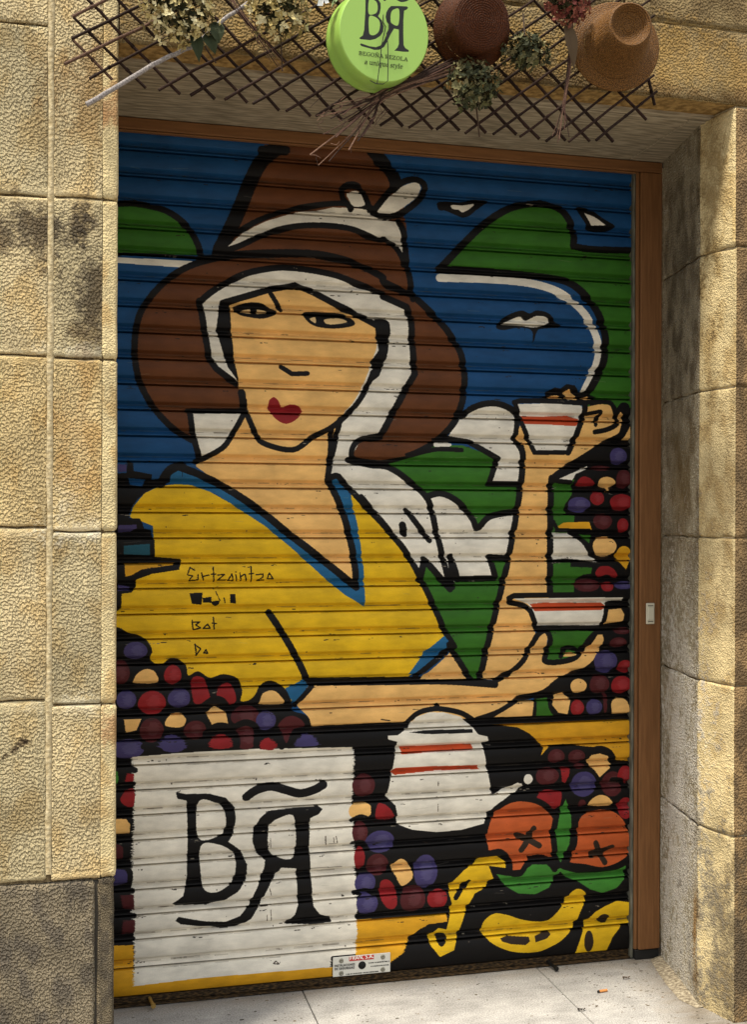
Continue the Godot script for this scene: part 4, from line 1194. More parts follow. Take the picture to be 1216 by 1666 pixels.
func build_shutter():
	var o := thing("roller_shutter", "closed metal roller shutter painted with a woman in a brown hat", "roller shutter")
	var seams := [2.713, 2.632, 2.552, 2.471, 2.391, 2.311, 2.231, 2.151, 2.071, 1.991, 1.912, 1.833, 1.753, 1.674, 1.596, 1.517, 1.438, 1.36, 1.282, 1.203, 1.126, 1.048, 0.97, 0.892, 0.815, 0.738, 0.661, 0.584, 0.507, 0.43, 0.354, 0.277, 0.201, 0.114]
	var m := StandardMaterial3D.new()
	m.albedo_texture = mural_texture(seams)
	m.roughness = 0.5
	m.metallic_specular = 0.26
	m.texture_repeat = false
	var x0 := -0.055
	var x1 := 1.724 + 0.004
	var uv := func(p: Vector3) -> Vector2:
		return Vector2((p.x * 1000.0 + 60.0) * 0.74 / 1340.0, (2720.0 - p.y * 1000.0) * 0.74 / 2013.0)
	# one slat in section, from its upper lip down: [share of the pitch, z]
	var section := [[0.0, -0.020], [0.010, -0.006], [0.024, -0.0006], [0.05, 0.0012], [0.33, 0.0028], [0.60, 0.0014], [0.635, -0.0006], [0.66, -0.005], [0.735, -0.0150], [0.77, -0.0158], [0.80, -0.0138], [0.855, -0.0052], [0.885, -0.0016], [0.915, 0.0004], [0.930, 0.0002], [0.944, -0.003], [0.952, -0.012], [0.958, -0.020], [1.0, -0.0205]]
	for k in seams.size() - 1:
		var yt: float = seams[k]
		var pitch: float = yt - seams[k + 1]
		var st := begin()
		st.set_smooth_group(0)
		var cols := [x0, 0.1, 0.25, 0.4, 0.55, 0.7, 0.85, 1.0, 1.15, 1.3, 1.45, 1.6, x1]
		var sag := []
		for c in cols.size():
			sag.append(rng.randf_range(-0.0013, 0.0013))
		var dz := rng.randf_range(-0.0006, 0.0006)
		for i in section.size() - 1:
			for c in cols.size() - 1:
				var q := []
				for e in [[i, c], [i, c + 1], [i + 1, c + 1], [i + 1, c]]:
					q.append(Vector3(cols[e[1]], yt - section[e[0]][0] * pitch, section[e[0]][1] + dz + sag[e[1]]))
				quad(st, q[0], q[1], q[2], q[3], (uv as Callable).call(q[0]), (uv as Callable).call(q[1]), (uv as Callable).call(q[2]), (uv as Callable).call(q[3]))
		put("slat", done(st), m, o)
	# bottom rail, painted too
	var yb := 0.114
	var yf := 0.033
	var st := begin()
	st.set_smooth_group(0)
	var sec := [[yb, -0.013], [yb - 0.002, 0.0], [yb - 0.006, 0.004], [(yb + yf) / 2, 0.0055], [yf + 0.004, 0.004], [yf, 0.0], [yf - 0.001, -0.013]]
	for i in sec.size() - 1:
		var q := [Vector3(x0, sec[i][0], sec[i][1]), Vector3(x1, sec[i][0], sec[i][1]), Vector3(x1, sec[i + 1][0], sec[i + 1][1]), Vector3(x0, sec[i + 1][0], sec[i + 1][1])]
		quad(st, q[0], q[1], q[2], q[3], (uv as Callable).call(q[0]), (uv as Callable).call(q[1]), (uv as Callable).call(q[2]), (uv as Callable).call(q[3]))
	put("bottom_rail", done(st), m, o)
	var rust := grain_mat(Color(0.10, 0.08, 0.06), Color(0.34, 0.26, 0.16), 0.03, Vector3(3, 12, 6), 0.7, 0.1, 17)
	put("foot_angle", box_mesh(Vector3(x0, 0.009, -0.012), Vector3(x1, yf - 0.003, -0.001), 0.001), rust, o)
	put("foot_flange", box_mesh(Vector3(x0, 0.002, -0.012), Vector3(x1, 0.0075, 0.012), 0.001), rust, o)
	put("backing", box_mesh(Vector3(x0, 0.0, -0.03), Vector3(x1, 2.75, -0.024), 0.001), paint_mat(Color(0.08, 0.08, 0.08), 0.8), o)
	put("guide_rail", box_mesh(Vector3(1.724, 0.004, -0.03), Vector3(1.734 - 0.0008, 2.69 - 0.001, 0.016), 0.002), grain_mat(Color(0.30, 0.30, 0.27), Color(0.46, 0.45, 0.40), 0.02, Vector3(6, 1, 6), 0.5, 0.0, 18), o)
	for p in [[0.105, 0.020, Color(0.62, 0.50, 0.26), 0.055], [1.425, 0.014, Color(0.05, 0.05, 0.05), 0.06]]:
		var s := begin()
		tube(s, [Vector3(p[0], p[1], -0.01), Vector3(p[0] + 0.004, p[1] - 0.001, p[3] * 0.5), Vector3(p[0] + 0.008, p[1] - 0.003, p[3] * 0.86)], 0.0055, 10)
		tube(s, [Vector3(p[0] + 0.008, p[1] - 0.003, p[3] * 0.86), Vector3(p[0] + 0.0095, p[1] - 0.004, p[3])], 0.0078, 10)
		put("lock_pin", done(s), paint_mat(p[2], 0.5, 0.3), o)
	# the installer's plate with four screws and the keyhole
	var pw := 0.191
	var ph := 0.063
	var plate := put("lock_plate", box_mesh(Vector3(-pw / 2, -ph / 2, 0), Vector3(pw / 2, ph / 2, 0.0025), 0.0012), paint_mat(Color(0.80, 0.79, 0.75), 0.45), o, Vector3(0.779, 0.065, 0.0062))
	plate.set_meta("label", "small white metal maker's plate on the bottom rail")
	var zt := 0.0026
	put("red_band", box_mesh(Vector3(-0.042, 0.015, zt), Vector3(0.040, 0.029, zt + 0.0006), 0.0002), paint_mat(Color(0.72, 0.12, 0.08), 0.5), plate)
	letters("FRAN, S.A.", 0.0125, Vector3(-0.0395, 0.0172, zt + 0.0008), Color(0.92, 0.9, 0.86), plate, true, 0.078)
	letters("INSTALACIONES", 0.0072, Vector3(-0.091, 0.0005, zt), Color(0.08, 0.07, 0.07), plate, true, 0.068)
	letters("DE SEGURIDAD", 0.0072, Vector3(-0.090, -0.0095, zt), Color(0.08, 0.07, 0.07), plate, true, 0.066)
	# print too small to read in the photograph: rows of short strokes
	for row in [[0.023, 0.0035, 0.066], [0.030, -0.008, 0.056], [-0.052, -0.026, 0.106]]:
		var s := begin()
		var x: float = row[0]
		while x < row[0] + row[2]:
			var l := rng.randf_range(0.002, 0.0055)
			chamfer_box(s, Vector3(x, row[1] - 0.0018, zt), Vector3(x + l, row[1] + 0.0018, zt + 0.0004), 0.0001)
			x += l + rng.randf_range(0.0007, 0.0026)
		put("fine_print", done(s), paint_mat(Color(0.12, 0.11, 0.1), 0.6), plate)
	for c in [[-0.068, 0.019], [0.070, 0.019], [-0.068, -0.021], [0.070, -0.021]]:
		var s := begin()
		lathe(s, [Vector2(0.0075, 0.0), Vector2(0.0072, 0.0018), Vector2(0.005, 0.0028), Vector2(0.0022, 0.0028), Vector2(0.0018, 0.0012), Vector2(0.0, 0.0012)], Vector3(c[0], c[1], zt), Vector3.BACK, 14)
		put("screw", done(s), paint_mat(Color(0.52, 0.51, 0.46), 0.5, 0.5), plate)
	var hs := begin()
	lathe(hs, [Vector2(0.0128, 0.0), Vector2(0.0125, 0.0008), Vector2(0.0, 0.0008)], Vector3(0.001, -0.0015, zt), Vector3.BACK, 20)
	put("keyhole", done(hs), paint_mat(Color(0.02, 0.02, 0.02), 0.9), plate)


func letters(text: String, size: float, at: Vector3, c: Color, parent: Node, bold: bool, width: float, called := "lettering", face := "Droid Sans", slant := 0.0) -> MeshInstance3D:
	var f := SystemFont.new()
	f.font_names = PackedStringArray([face])
	f.font_weight = 700 if bold else 400
	var t := TextMesh.new()
	t.font = f
	t.text = text
	t.font_size = 64
	t.pixel_size = 0.01
	t.depth = 0.04
	t.horizontal_alignment = HORIZONTAL_ALIGNMENT_LEFT
	t.vertical_alignment = VERTICAL_ALIGNMENT_BOTTOM
	var box := t.get_aabb()
	var o := put(called, t, paint_mat(c, 0.6), parent)
	var sy := size / 0.46
	var sx := width / maxf(0.001, box.size.x)
	o.transform = Transform3D(Basis(Vector3(sx, 0, 0), Vector3(slant * sy, sy, 0), Vector3(0, 0, 0.0006 / 0.04)), at + Vector3(-box.position.x * sx, -box.position.y * sy - (size * 0.0), 0.0006))
	return o


# ---------------------------------------------------------------- trellis and what hangs on it
func build_trellis():
	var o := thing("willow_trellis", "brown willow lattice of crossed rods hung across the stone lintel", "trellis")
	var bark := [grain_mat(Color(0.12, 0.075, 0.06), Color(0.23, 0.155, 0.125), 0.03, Vector3(8, 8, 8), 0.75, 0.05, 23), grain_mat(Color(0.10, 0.06, 0.045), Color(0.19, 0.125, 0.095), 0.03, Vector3(8, 8, 8), 0.75, 0.05, 24), grain_mat(Color(0.24, 0.17, 0.14), Color(0.42, 0.32, 0.26), 0.03, Vector3(8, 8, 8), 0.75, 0.05, 25)]
	var rods := [
		[-0.131, 2.763, 0.134, 2.93, 0.63], [-0.134, 2.706, 0.263, 2.945, 0.63], [-0.15, 2.642, 0.381, 2.959, 0.63], [-0.09, 2.612, 0.11, 2.741, 0.63],
		[0.081, 2.598, 0.711, 2.999, 0.63], [0.164, 2.594, 0.801, 3.01, 0.63], [0.251, 2.589, 0.897, 3.022, 0.63], [0.326, 2.584, 0.985, 3.032, 0.63],
		[0.412, 2.573, 1.092, 3.045, 0.63], [0.493, 2.568, 1.182, 3.056, 0.63], [0.583, 2.564, 1.28, 3.068, 0.63], [0.67, 2.559, 1.376, 3.079, 0.63],
		[0.749, 2.559, 1.459, 3.089, 0.63], [0.827, 2.562, 1.475, 3.055, 0.63], [0.909, 2.557, 1.474, 2.993, 0.63], [0.991, 2.561, 1.478, 2.942, 0.63],
		[1.071, 2.561, 1.475, 2.882, 0.63], [1.147, 2.556, 1.474, 2.819, 0.63], [1.217, 2.561, 1.478, 2.773, 0.63], [1.298, 2.571, 1.485, 2.725, 0.63],
		[-0.033, 2.615, -0.131, 2.709, 0.622], [0.05, 2.604, -0.131, 2.766, 0.622], [0.138, 2.596, -0.184, 2.895, 0.622], [0.228, 2.592, -0.109, 2.904, 0.622],
		[0.313, 2.591, -0.035, 2.913, 0.622], [0.396, 2.578, 0.025, 2.92, 0.622], [0.48, 2.569, 0.091, 2.928, 0.622], [0.565, 2.567, 0.163, 2.937, 0.622],
		[0.653, 2.565, 0.238, 2.946, 0.622], [0.735, 2.565, 0.31, 2.955, 0.622], [0.819, 2.564, 0.382, 2.963, 0.622], [0.896, 2.566, 0.451, 2.971, 0.622],
		[0.974, 2.566, 0.519, 2.98, 0.622], [1.061, 2.569, 0.598, 2.989, 0.622], [1.13, 2.563, 0.653, 2.996, 0.622], [1.21, 2.566, 0.725, 3.004, 0.622],
		[1.284, 2.569, 0.792, 3.013, 0.622], [1.356, 2.575, 0.859, 3.021, 0.622], [1.457, 2.645, 1.012, 3.039, 0.622], [1.484, 2.688, 1.464, 2.767, 0.622]]
	var n := 0
	for r in rods:
		var a := Vector3(r[0], r[1], r[4])
		var b := Vector3(r[2], r[3], r[4])
		var pts := []
		var steps := maxi(2, int(a.distance_to(b) / 0.05))
		for k in steps + 1:
			var p := a.lerp(b, float(k) / steps)
			pts.append(p + Vector3(rng.randf_range(-1, 1), rng.randf_range(-1, 1), 0) * 0.0012 + Vector3(0, 0, 0.0022 * sin(k * 2.1 + n)))
		var st := begin()
		tube(st, pts, rng.randf_range(0.0038, 0.0047), 6, rng.randf_range(0.75, 1.0))
		for k in 2:
			var at := rng.randi_range(1, pts.size() - 2)
			tube(st, [pts[at] - (b - a).normalized() * 0.004, pts[at], pts[at] + (b - a).normalized() * 0.004], 0.0050, 6)
		put("rod", done(st), bark[2 if a.x < 0.0 and n % 2 == 0 else n % 2], o)
		n += 1
	# little wire staples where the ends are split
	var w := thing("birch_branch", "pale grey bare branch lying slantwise on the left end of the trellis", "branch")
	var br := grain_mat(Color(0.40, 0.38, 0.38), Color(0.70, 0.67, 0.66), 0.05, Vector3(6, 6, 6), 0.8, 0.1, 26)
	var tb := begin()
	branch_tube(tb, [[Vector3(-0.099, 2.536, 0.655), Vector3(-0.038, 2.578, 0.654), Vector3(0.065, 2.652, 0.654), Vector3(0.122, 2.686, 0.653), Vector3(0.171, 2.713, 0.652), Vector3(0.259, 2.8, 0.651), Vector3(0.322, 2.847, 0.651), Vector3(0.383, 2.899, 0.65)], 0.0065])
	put("stem", done(tb), br, w)


func twig(pts: Array, radius: float, into: Array):
	into.append([pts, radius])


func branch_holder(pts: Array, radius: float) -> Array:
	return [pts, radius]


func branch_tube(st: SurfaceTool, spec: Array):
	var pts: Array = spec[0]
	var fine := []
	for i in pts.size() - 1:
		for k in 4:
			fine.append(pts[i].lerp(pts[i + 1], k / 4.0) + Vector3(rng.randf_range(-1, 1), rng.randf_range(-1, 1), rng.randf_range(-1, 1)) * 0.0012)
	fine.append(pts[-1])
	tube(st, fine, spec[1], 8, 0.75)


func build_hat_box():
	var back := Vector3(0.641, 2.769, 0.645)
	var front := Vector3(0.648, 2.754, 0.755)
	var ax := (front - back).normalized()
	var deep := back.distance_to(front)
	var rf := 0.119
	var rb := 0.127
	var o := thing("hat_box", "round lime green hat box with black monogram hung as a sign", "hat box", Vector3.ZERO)
	var green := paint_mat(Color8(156, 198, 92), 0.32)
	green.clearcoat_enabled = true
	green.clearcoat = 0.4
	green.clearcoat_roughness = 0.2
	var st := begin()
	lathe(st, [Vector2(0.0, 0.0), Vector2(rb - 0.004, 0.0), Vector2(rb, 0.003), Vector2(rb, 0.012), Vector2(rb - 0.001, 0.014), Vector2(lerpf(rb, rf, 0.5) + 0.002, deep * 0.55), Vector2(rf + 0.003, deep - 0.006), Vector2(rf + 0.0015, deep - 0.0015), Vector2(rf, deep)], back, ax, 72)
	put("drum", done(st), green, o)
	# the printed face
	per_mm = 0.38
	mist = 0.0
	left_mm = -1040.0
	top_mm = 1040.0
	canvas = Image.create(790, 790, false, Image.FORMAT_RGB8)
	canvas.fill(tint("lime"))
	fill("ink", [-544, 722, -475, 709, -305, 713, -186, 679, -123, 598, -115, 503, -132, 389, -169, 327, -81, 255, -33, 141, -38, 26, -98, -73, -203, -149, -322, -188, -544, -197, -571, -174, -492, -111, -467, 7, -458, 389, -467, 656, -535, 671], 0, 0)
	fill("lime", [-382, 646, -254, 637, -195, 570, -186, 446, -237, 369, -382, 354], 1, 0)
	fill("lime", [-367, 289, -237, 303, -135, 236, -115, 121, -144, 3, -237, -73, -322, -73, -358, 3], 1, 0)
	fill("ink", [120, 574, 307, 598, 478, 612, 508, 589, 478, 547, 418, 514, 413, 312, 426, 26, 444, -193, 486, -254, 566, -287, 571, -321, 444, -336, 236, -338, 307, -264, 333, -184, 318, 112, 209, 118, 141, 3, 64, -169, -4, -293, -101, -359, -220, -378, -322, -359, -509, -336, -547, -308, -526, -279, -339, -314, -186, -317, -84, -270, -16, -174, 44, -31, 90, 121, 95, 179, 35, 232, 3, 331, 15, 427, 61, 516], 0, 0)
	fill("lime", [304, 522, 188, 513, 129, 446, 117, 322, 146, 223, 299, 205], 1, 0)
	stroke("ink", [-38, 684, 35, 740, 137, 770, 239, 743, 341, 713, 444, 740, 512, 782], 56.1, 1)
	var fm := StandardMaterial3D.new()
	fm.albedo_texture = ImageTexture.create_from_image(canvas)
	fm.roughness = 0.4
	var right := Vector3.UP.cross(ax).normalized()
	var up := ax.cross(right).normalized()
	var fs := begin()
	fs.set_smooth_group(-1)
	var c := back + ax * (deep + 0.0005)
	for k in 72:
		var a0 := TAU * k / 72.0
		var a1 := TAU * (k + 1) / 72.0
		for v in [Vector2.ZERO, Vector2(cos(a1), sin(a1)), Vector2(cos(a0), sin(a0))]:
			fs.set_uv(Vector2(0.5 + v.x / 2.08, 0.5 - v.y / 2.08))
			fs.add_vertex(c + right * v.x * rf + up * v.y * rf)
	put("printed_face", done(fs), fm, o)
	var plate := Node3D.new()
	plate.name = "print"
	plate.transform = Transform3D(Basis(right, up, ax), c + ax * 0.0004)
	o.add_child(plate)
	var ink := Color(0.05, 0.07, 0.04)
	# the shop's name and its motto under the monogram
	letters("BEGOÑA REZOLA", 0.0095, Vector3(-0.0675, -0.0625, 0), ink, plate, false, 0.134, "name_lettering", "Droid Serif")
	letters("a unique style", 0.011, Vector3(-0.052, -0.0865, 0), ink, plate, false, 0.103, "motto_lettering", "Droid Serif", 0.18)
	var cord := paint_mat(Color(0.03, 0.03, 0.03), 0.8)
	for p in [[Vector3(0.645, 2.852, 0.761), Vector3(0.644, 2.836, 0.761), Vector3(0.643, 2.805, 0.761), Vector3(0.642, 2.779, 0.761), Vector3(0.649, 2.768, 0.761), Vector3(0.645, 2.75, 0.761), Vector3(0.638, 2.716, 0.761), Vector3(0.635, 2.679, 0.761), Vector3(0.627, 2.619, 0.761)], [Vector3(0.657, 2.853, 0.761), Vector3(0.656, 2.837, 0.761), Vector3(0.658, 2.799, 0.761), Vector3(0.658, 2.762, 0.761), Vector3(0.652, 2.751, 0.761), Vector3(0.655, 2.72, 0.761), Vector3(0.656, 2.671, 0.761), Vector3(0.655, 2.629, 0.761), Vector3(0.643, 2.62, 0.761), Vector3(0.624, 2.619, 0.761), Vector3(0.608, 2.626, 0.761)]]:
		var s := begin()
		tube(s, p, 0.0012, 6)
		put("cord", done(s), cord, o)


func ridged(path: Array, period: float, amp: float) -> Array:
	# walks along the profile and raises a bead for each coil of straw
	var out := []
	var run := 0.0
	for i in path.size() - 1:
		var a: Vector2 = path[i]
		var b: Vector2 = path[i + 1]
		var l := a.distance_to(b)
		var n := maxi(1, int(l / (period / 5.0)))
		var nrm := Vector2(b.y - a.y, a.x - b.x).normalized()
		for k in n:
			var s := run + l * k / n
			out.append(a.lerp(b, float(k) / n) + nrm * amp * (absf(sin(PI * s / period)) - 0.6))
		run += l
	out.append(path[-1])
	for i in out.size():
		out[i].x = maxf(0.0, out[i].x)
	return out


func straw_mat(a: Color, b: Color, sd: int, rough: float) -> StandardMaterial3D:
	var m := grain_mat(a, b, 0.05, Vector3(10, 10, 10), rough, 0.25, sd, 0.2)
	return m


func build_hats():
	var b := Vector3(0.919, 2.832, 0.655)
	var f := Vector3(0.908, 2.811, 0.765)
	var h := b.distance_to(f)
	var o := thing("straw_hat", "dark brown coiled straw hat between the green box and dried flowers", "hat", Vector3.ZERO, "straw hats on the trellis")
	var rb := 0.107
	var rc := 0.075
	var m := straw_mat(Color(0.15, 0.07, 0.03), Color(0.36, 0.19, 0.09), 71, 0.5)
	var st := begin()
	lathe(st, ridged([Vector2(rb, 0.0), Vector2(rb - 0.003, 0.008), Vector2(rb - 0.012, 0.018), Vector2(rc + 0.012, 0.030)], 0.006, 0.0010), b, f - b, 64)
	put("brim", done(st), m, o)
	st = begin()
	lathe(st, ridged([Vector2(rc + 0.012, 0.030), Vector2(rc + 0.006, 0.05), Vector2(rc + 0.002, h * 0.75), Vector2(rc, h - 0.006), Vector2(rc - 0.004, h), Vector2(rc - 0.012, h + 0.003), Vector2(0.0, h + 0.006)], 0.0058, 0.0026), b, f - b, 64)
	put("crown", done(st), m, o)
	var b2 := Vector3(1.342, 2.827, 0.66)
	var f2 := Vector3(1.319, 2.83, 0.8)
	var h2 := b2.distance_to(f2)
	var p := thing("straw_hat", "golden natural straw hat with tall tapered crown, at the trellis' right end", "hat", Vector3.ZERO, "straw hats on the trellis")
	var r2 := 0.127
	var c2 := 0.059
	var m2 := straw_mat(Color(0.22, 0.14, 0.06), Color(0.53, 0.37, 0.19), 72, 0.34)
	st = begin()
	lathe(st, ridged([Vector2(r2, 0.0), Vector2(r2 - 0.004, 0.005), Vector2(r2 - 0.020, 0.010), Vector2(r2 - 0.034, 0.016)], 0.0060, 0.0012), b2, f2 - b2, 64)
	put("brim", done(st), m2, p)
	st = begin()
	lathe(st, ridged([Vector2(r2 - 0.034, 0.016), Vector2(c2 + 0.0225, 0.034), Vector2(c2 + 0.015, 0.065), Vector2(c2 + 0.008, 0.105), Vector2(c2 + 0.001, h2 - 0.006), Vector2(c2 - 0.004, h2 + 0.001), Vector2(c2 - 0.009, h2 - 0.003), Vector2(c2 - 0.020, h2 - 0.016), Vector2(c2 * 0.3, h2 - 0.024), Vector2(0.0, h2 - 0.020)], 0.0060, 0.0021), b2, f2 - b2, 64, 1.04)
	put("crown", done(st), m2, p)


func bloom(st: SurfaceTool, c: Vector3, r: Vector3, count: int, size: float, tones: Array, curl: float):
	# florets of four cupped petals spread over the near side of an egg-shaped head
	for k in count:
		var d := Vector3(rng.randfn(), rng.randfn(), rng.randfn()).normalized()
		if d.z < -0.25:
			d.z = -d.z
		var p := c + d * r * rng.randf_range(0.72, 1.05)
		var face := (d + Vector3(rng.randf_range(-0.7, 0.7), rng.randf_range(-0.5, 0.9), rng.randf_range(-0.4, 0.4))).normalized()
		var a := face.cross(Vector3(rng.randf(), 1.0, rng.randf())).normalized()
		var b := a.cross(face).normalized()
		var tone: Color = tones[rng.randi_range(0, tones.size() - 1)]
		for q in 4:
			if rng.randf() < 0.12:
				continue
			var t := q * PI / 2.0 + rng.randf_range(-0.25, 0.25)
			var out := a * cos(t) + b * sin(t)
			var side := face.cross(out)
			var l := size * rng.randf_range(0.65, 1.15)
			var w := l * rng.randf_range(0.32, 0.46)
			var lift := face * l * curl * rng.randf_range(0.2, 1.0)
			var twist := side * l * rng.randf_range(-0.2, 0.2)
			var g := rng.randf_range(0.75, 1.15)
			st.set_color(Color(tone.r * g, tone.g * g, tone.b * g))
			var p0 := p
			var p1 := p + out * l * 0.5 + side * w + lift * 0.55
			var p2 := p + out * l + lift * 1.1 + twist
			var p3 := p + out * l * 0.5 - side * w + lift * 0.55
			var m := p + out * l * 0.52 + lift * 0.25
			for tri in [[p0, p1, m], [p1, p2, m], [p2, p3, m], [p3, p0, m]]:
				for v in tri:
					st.add_vertex(v)


func petal_mat(rough := 0.75) -> StandardMaterial3D:
	var m := StandardMaterial3D.new()
	m.vertex_color_use_as_albedo = true
	m.roughness = rough
	m.metallic_specular = 0.2
	m.cull_mode = BaseMaterial3D.CULL_DISABLED
	m.backlight_enabled = true
	m.backlight = Color(0.25, 0.25, 0.25)
	return m


func leaf(st: SurfaceTool, a: Vector3, b: Vector3, wide: float, c: Color):
	var d := b - a
	var side := d.cross(Vector3.BACK).normalized() * wide
	st.set_color(c)
	var n := 5
	var prev := []
	for k in n + 1:
		var t := float(k) / n
		var w := sin(PI * pow(t, 0.75)) * (1.0 - 0.15 * t)
		var mid := a + d * t + Vector3(0, 0, 0.010 * sin(t * PI))
		var row := [mid + side * w + Vector3(0, 0, 0.006 * w), mid, mid - side * w + Vector3(0, 0, 0.006 * w)]
		if prev:
			for i in 2:
				quad(st, prev[i], prev[i + 1], row[i + 1], row[i])
		prev = row


func head(label: String, c: Vector3, r: Vector3, count: int, size: float, tones: Array, curl: float, leaves: Array, stem_to: Vector3) -> Node3D:
	var o := thing("flower_head", label, "dried flowers", Vector3.ZERO, "flower heads on the trellis")
	var st := begin()
	bloom(st, c, r * 0.72, int(count * 0.7), size * 1.1, [Color(0.045, 0.045, 0.022), Color(0.03, 0.032, 0.016), Color(0.09, 0.075, 0.035)], curl)  # dark inner petals paint the shade in the gaps between florets
	bloom(st, c, r, count, size, tones, curl)
	var p := put("petals", done(st), petal_mat(), o)
	p.set_meta("kind", "stuff")
	# a dark mass of small stalks inside holds the florets
	st = begin()
	for k in 40:
		var d := Vector3(rng.randfn(), rng.randfn(), absf(rng.randfn())).normalized()
		tube(st, [c - Vector3(0, 0, r.z * 0.7), c + d * r * 0.4, c + d * r * 0.85], 0.0011, 4)
	var s := put("stalks", done(st), paint_mat(Color(0.22, 0.18, 0.10), 0.9), o)
	s.set_meta("kind", "stuff")
	st = begin()
	tube(st, [c, c.lerp(stem_to, 0.5) + Vector3(0.004, 0.003, -0.006), stem_to], 0.0022, 6)
	put("stem", done(st), paint_mat(Color(0.24, 0.17, 0.11), 0.85), o)
	for l in leaves:
		st = begin()
		leaf(st, l[0], l[1], l[2], Color(0.035, 0.042, 0.02))
		put("leaf", done(st), petal_mat(), o)
	return o


func build_flowers():
	var cream := [Color(0.48, 0.40, 0.19), Color(0.60, 0.53, 0.30), Color(0.36, 0.28, 0.11), Color(0.20, 0.15, 0.06), Color(0.68, 0.61, 0.38), Color(0.12, 0.10, 0.045)]
	var moss := [Color(0.11, 0.11, 0.05), Color(0.16, 0.15, 0.075), Color(0.06, 0.065, 0.035), Color(0.22, 0.19, 0.10), Color(0.045, 0.05, 0.03)]
	var rust := [Color(0.20, 0.06, 0.045), Color(0.28, 0.10, 0.07), Color(0.12, 0.035, 0.03)]
	var c := Vector3(0.13, 2.774, 0.69)
	var cb := Vector3(0.197, 2.706, 0.685)
	head("large cream dried hydrangea with dark leaves, nearest the birch branch", c, Vector3(0.098, 0.085, 0.05), 200, 0.0135, cream, 0.5,
		[[cb + Vector3(-0.03, 0.03, 0), cb + Vector3(-0.018, -0.052, 0.01), 0.018], [cb + Vector3(0.0, 0.03, 0), cb + Vector3(0.022, -0.03, 0.015), 0.02], [cb + Vector3(-0.05, 0.05, 0), cb + Vector3(-0.075, -0.01, 0.012), 0.02], [cb + Vector3(0.02, 0.06, 0), cb + Vector3(0.03, -0.005, 0.02), 0.022]], cb + Vector3(0.03, -0.03, -0.04))
	head("smaller cream dried hydrangea, just left of the green hat box", Vector3(0.38, 2.802, 0.69), Vector3(0.075, 0.075, 0.05), 105, 0.015, cream, 0.6, [], Vector3(0.38, 2.802, 0.69) + Vector3(0.02, -0.13, -0.045))
	head("dark olive dried hydrangea hanging below the brown hat", Vector3(0.911, 2.666, 0.69), Vector3(0.075, 0.072, 0.045), 190, 0.0125, moss, 0.6, [], Vector3(0.911, 2.666, 0.69) + Vector3(0.035, -0.12, -0.045))
	head("dark olive dried hydrangea between the two straw hats", Vector3(1.064, 2.778, 0.68), Vector3(0.068, 0.052, 0.04), 120, 0.013, moss, 0.6, [], Vector3(1.064, 2.778, 0.68) + Vector3(0.01, 0.12, -0.04))
	head("rusty red dried hydrangea beside the golden hat", Vector3(1.18, 2.914, 0.69), Vector3(0.068, 0.055, 0.04), 130, 0.0125, rust, 0.5, [], Vector3(1.18, 2.914, 0.69) + Vector3(0.015, -0.10, -0.03))
	head("small white flowers at the green box's upper left rim", Vector3(0.496, 2.847, 0.72), Vector3(0.034, 0.020, 0.02), 9, 0.021, [Color(0.80, 0.82, 0.82), Color(0.72, 0.76, 0.78)], 0.25, [], Vector3(0.496, 2.847, 0.72) + Vector3(0.0, 0.06, -0.04))


func bundle(label: String, list: Array, mats: Array) -> Node3D:
	var o := thing("twig_bundle", label, "twigs", Vector3.ZERO, "twig bundles on the trellis")
	for k in list.size():
		var fine := []
		var p: Array = list[k][0]
		for i in p.size() - 1:
			for j in 3:
				fine.append(p[i].cubic_interpolate(p[i + 1], p[maxi(i - 1, 0)], p[mini(i + 2, p.size() - 1)], j / 3.0) + Vector3(rng.randf_range(-1, 1), rng.randf_range(-1, 1), rng.randf_range(-1, 1)) * 0.0009)
		fine.append(p[-1])
		var st := begin()
		tube(st, fine, list[k][1], 5, 0.6)
		put("twig", done(st), mats[k % mats.size()], o)
	return o


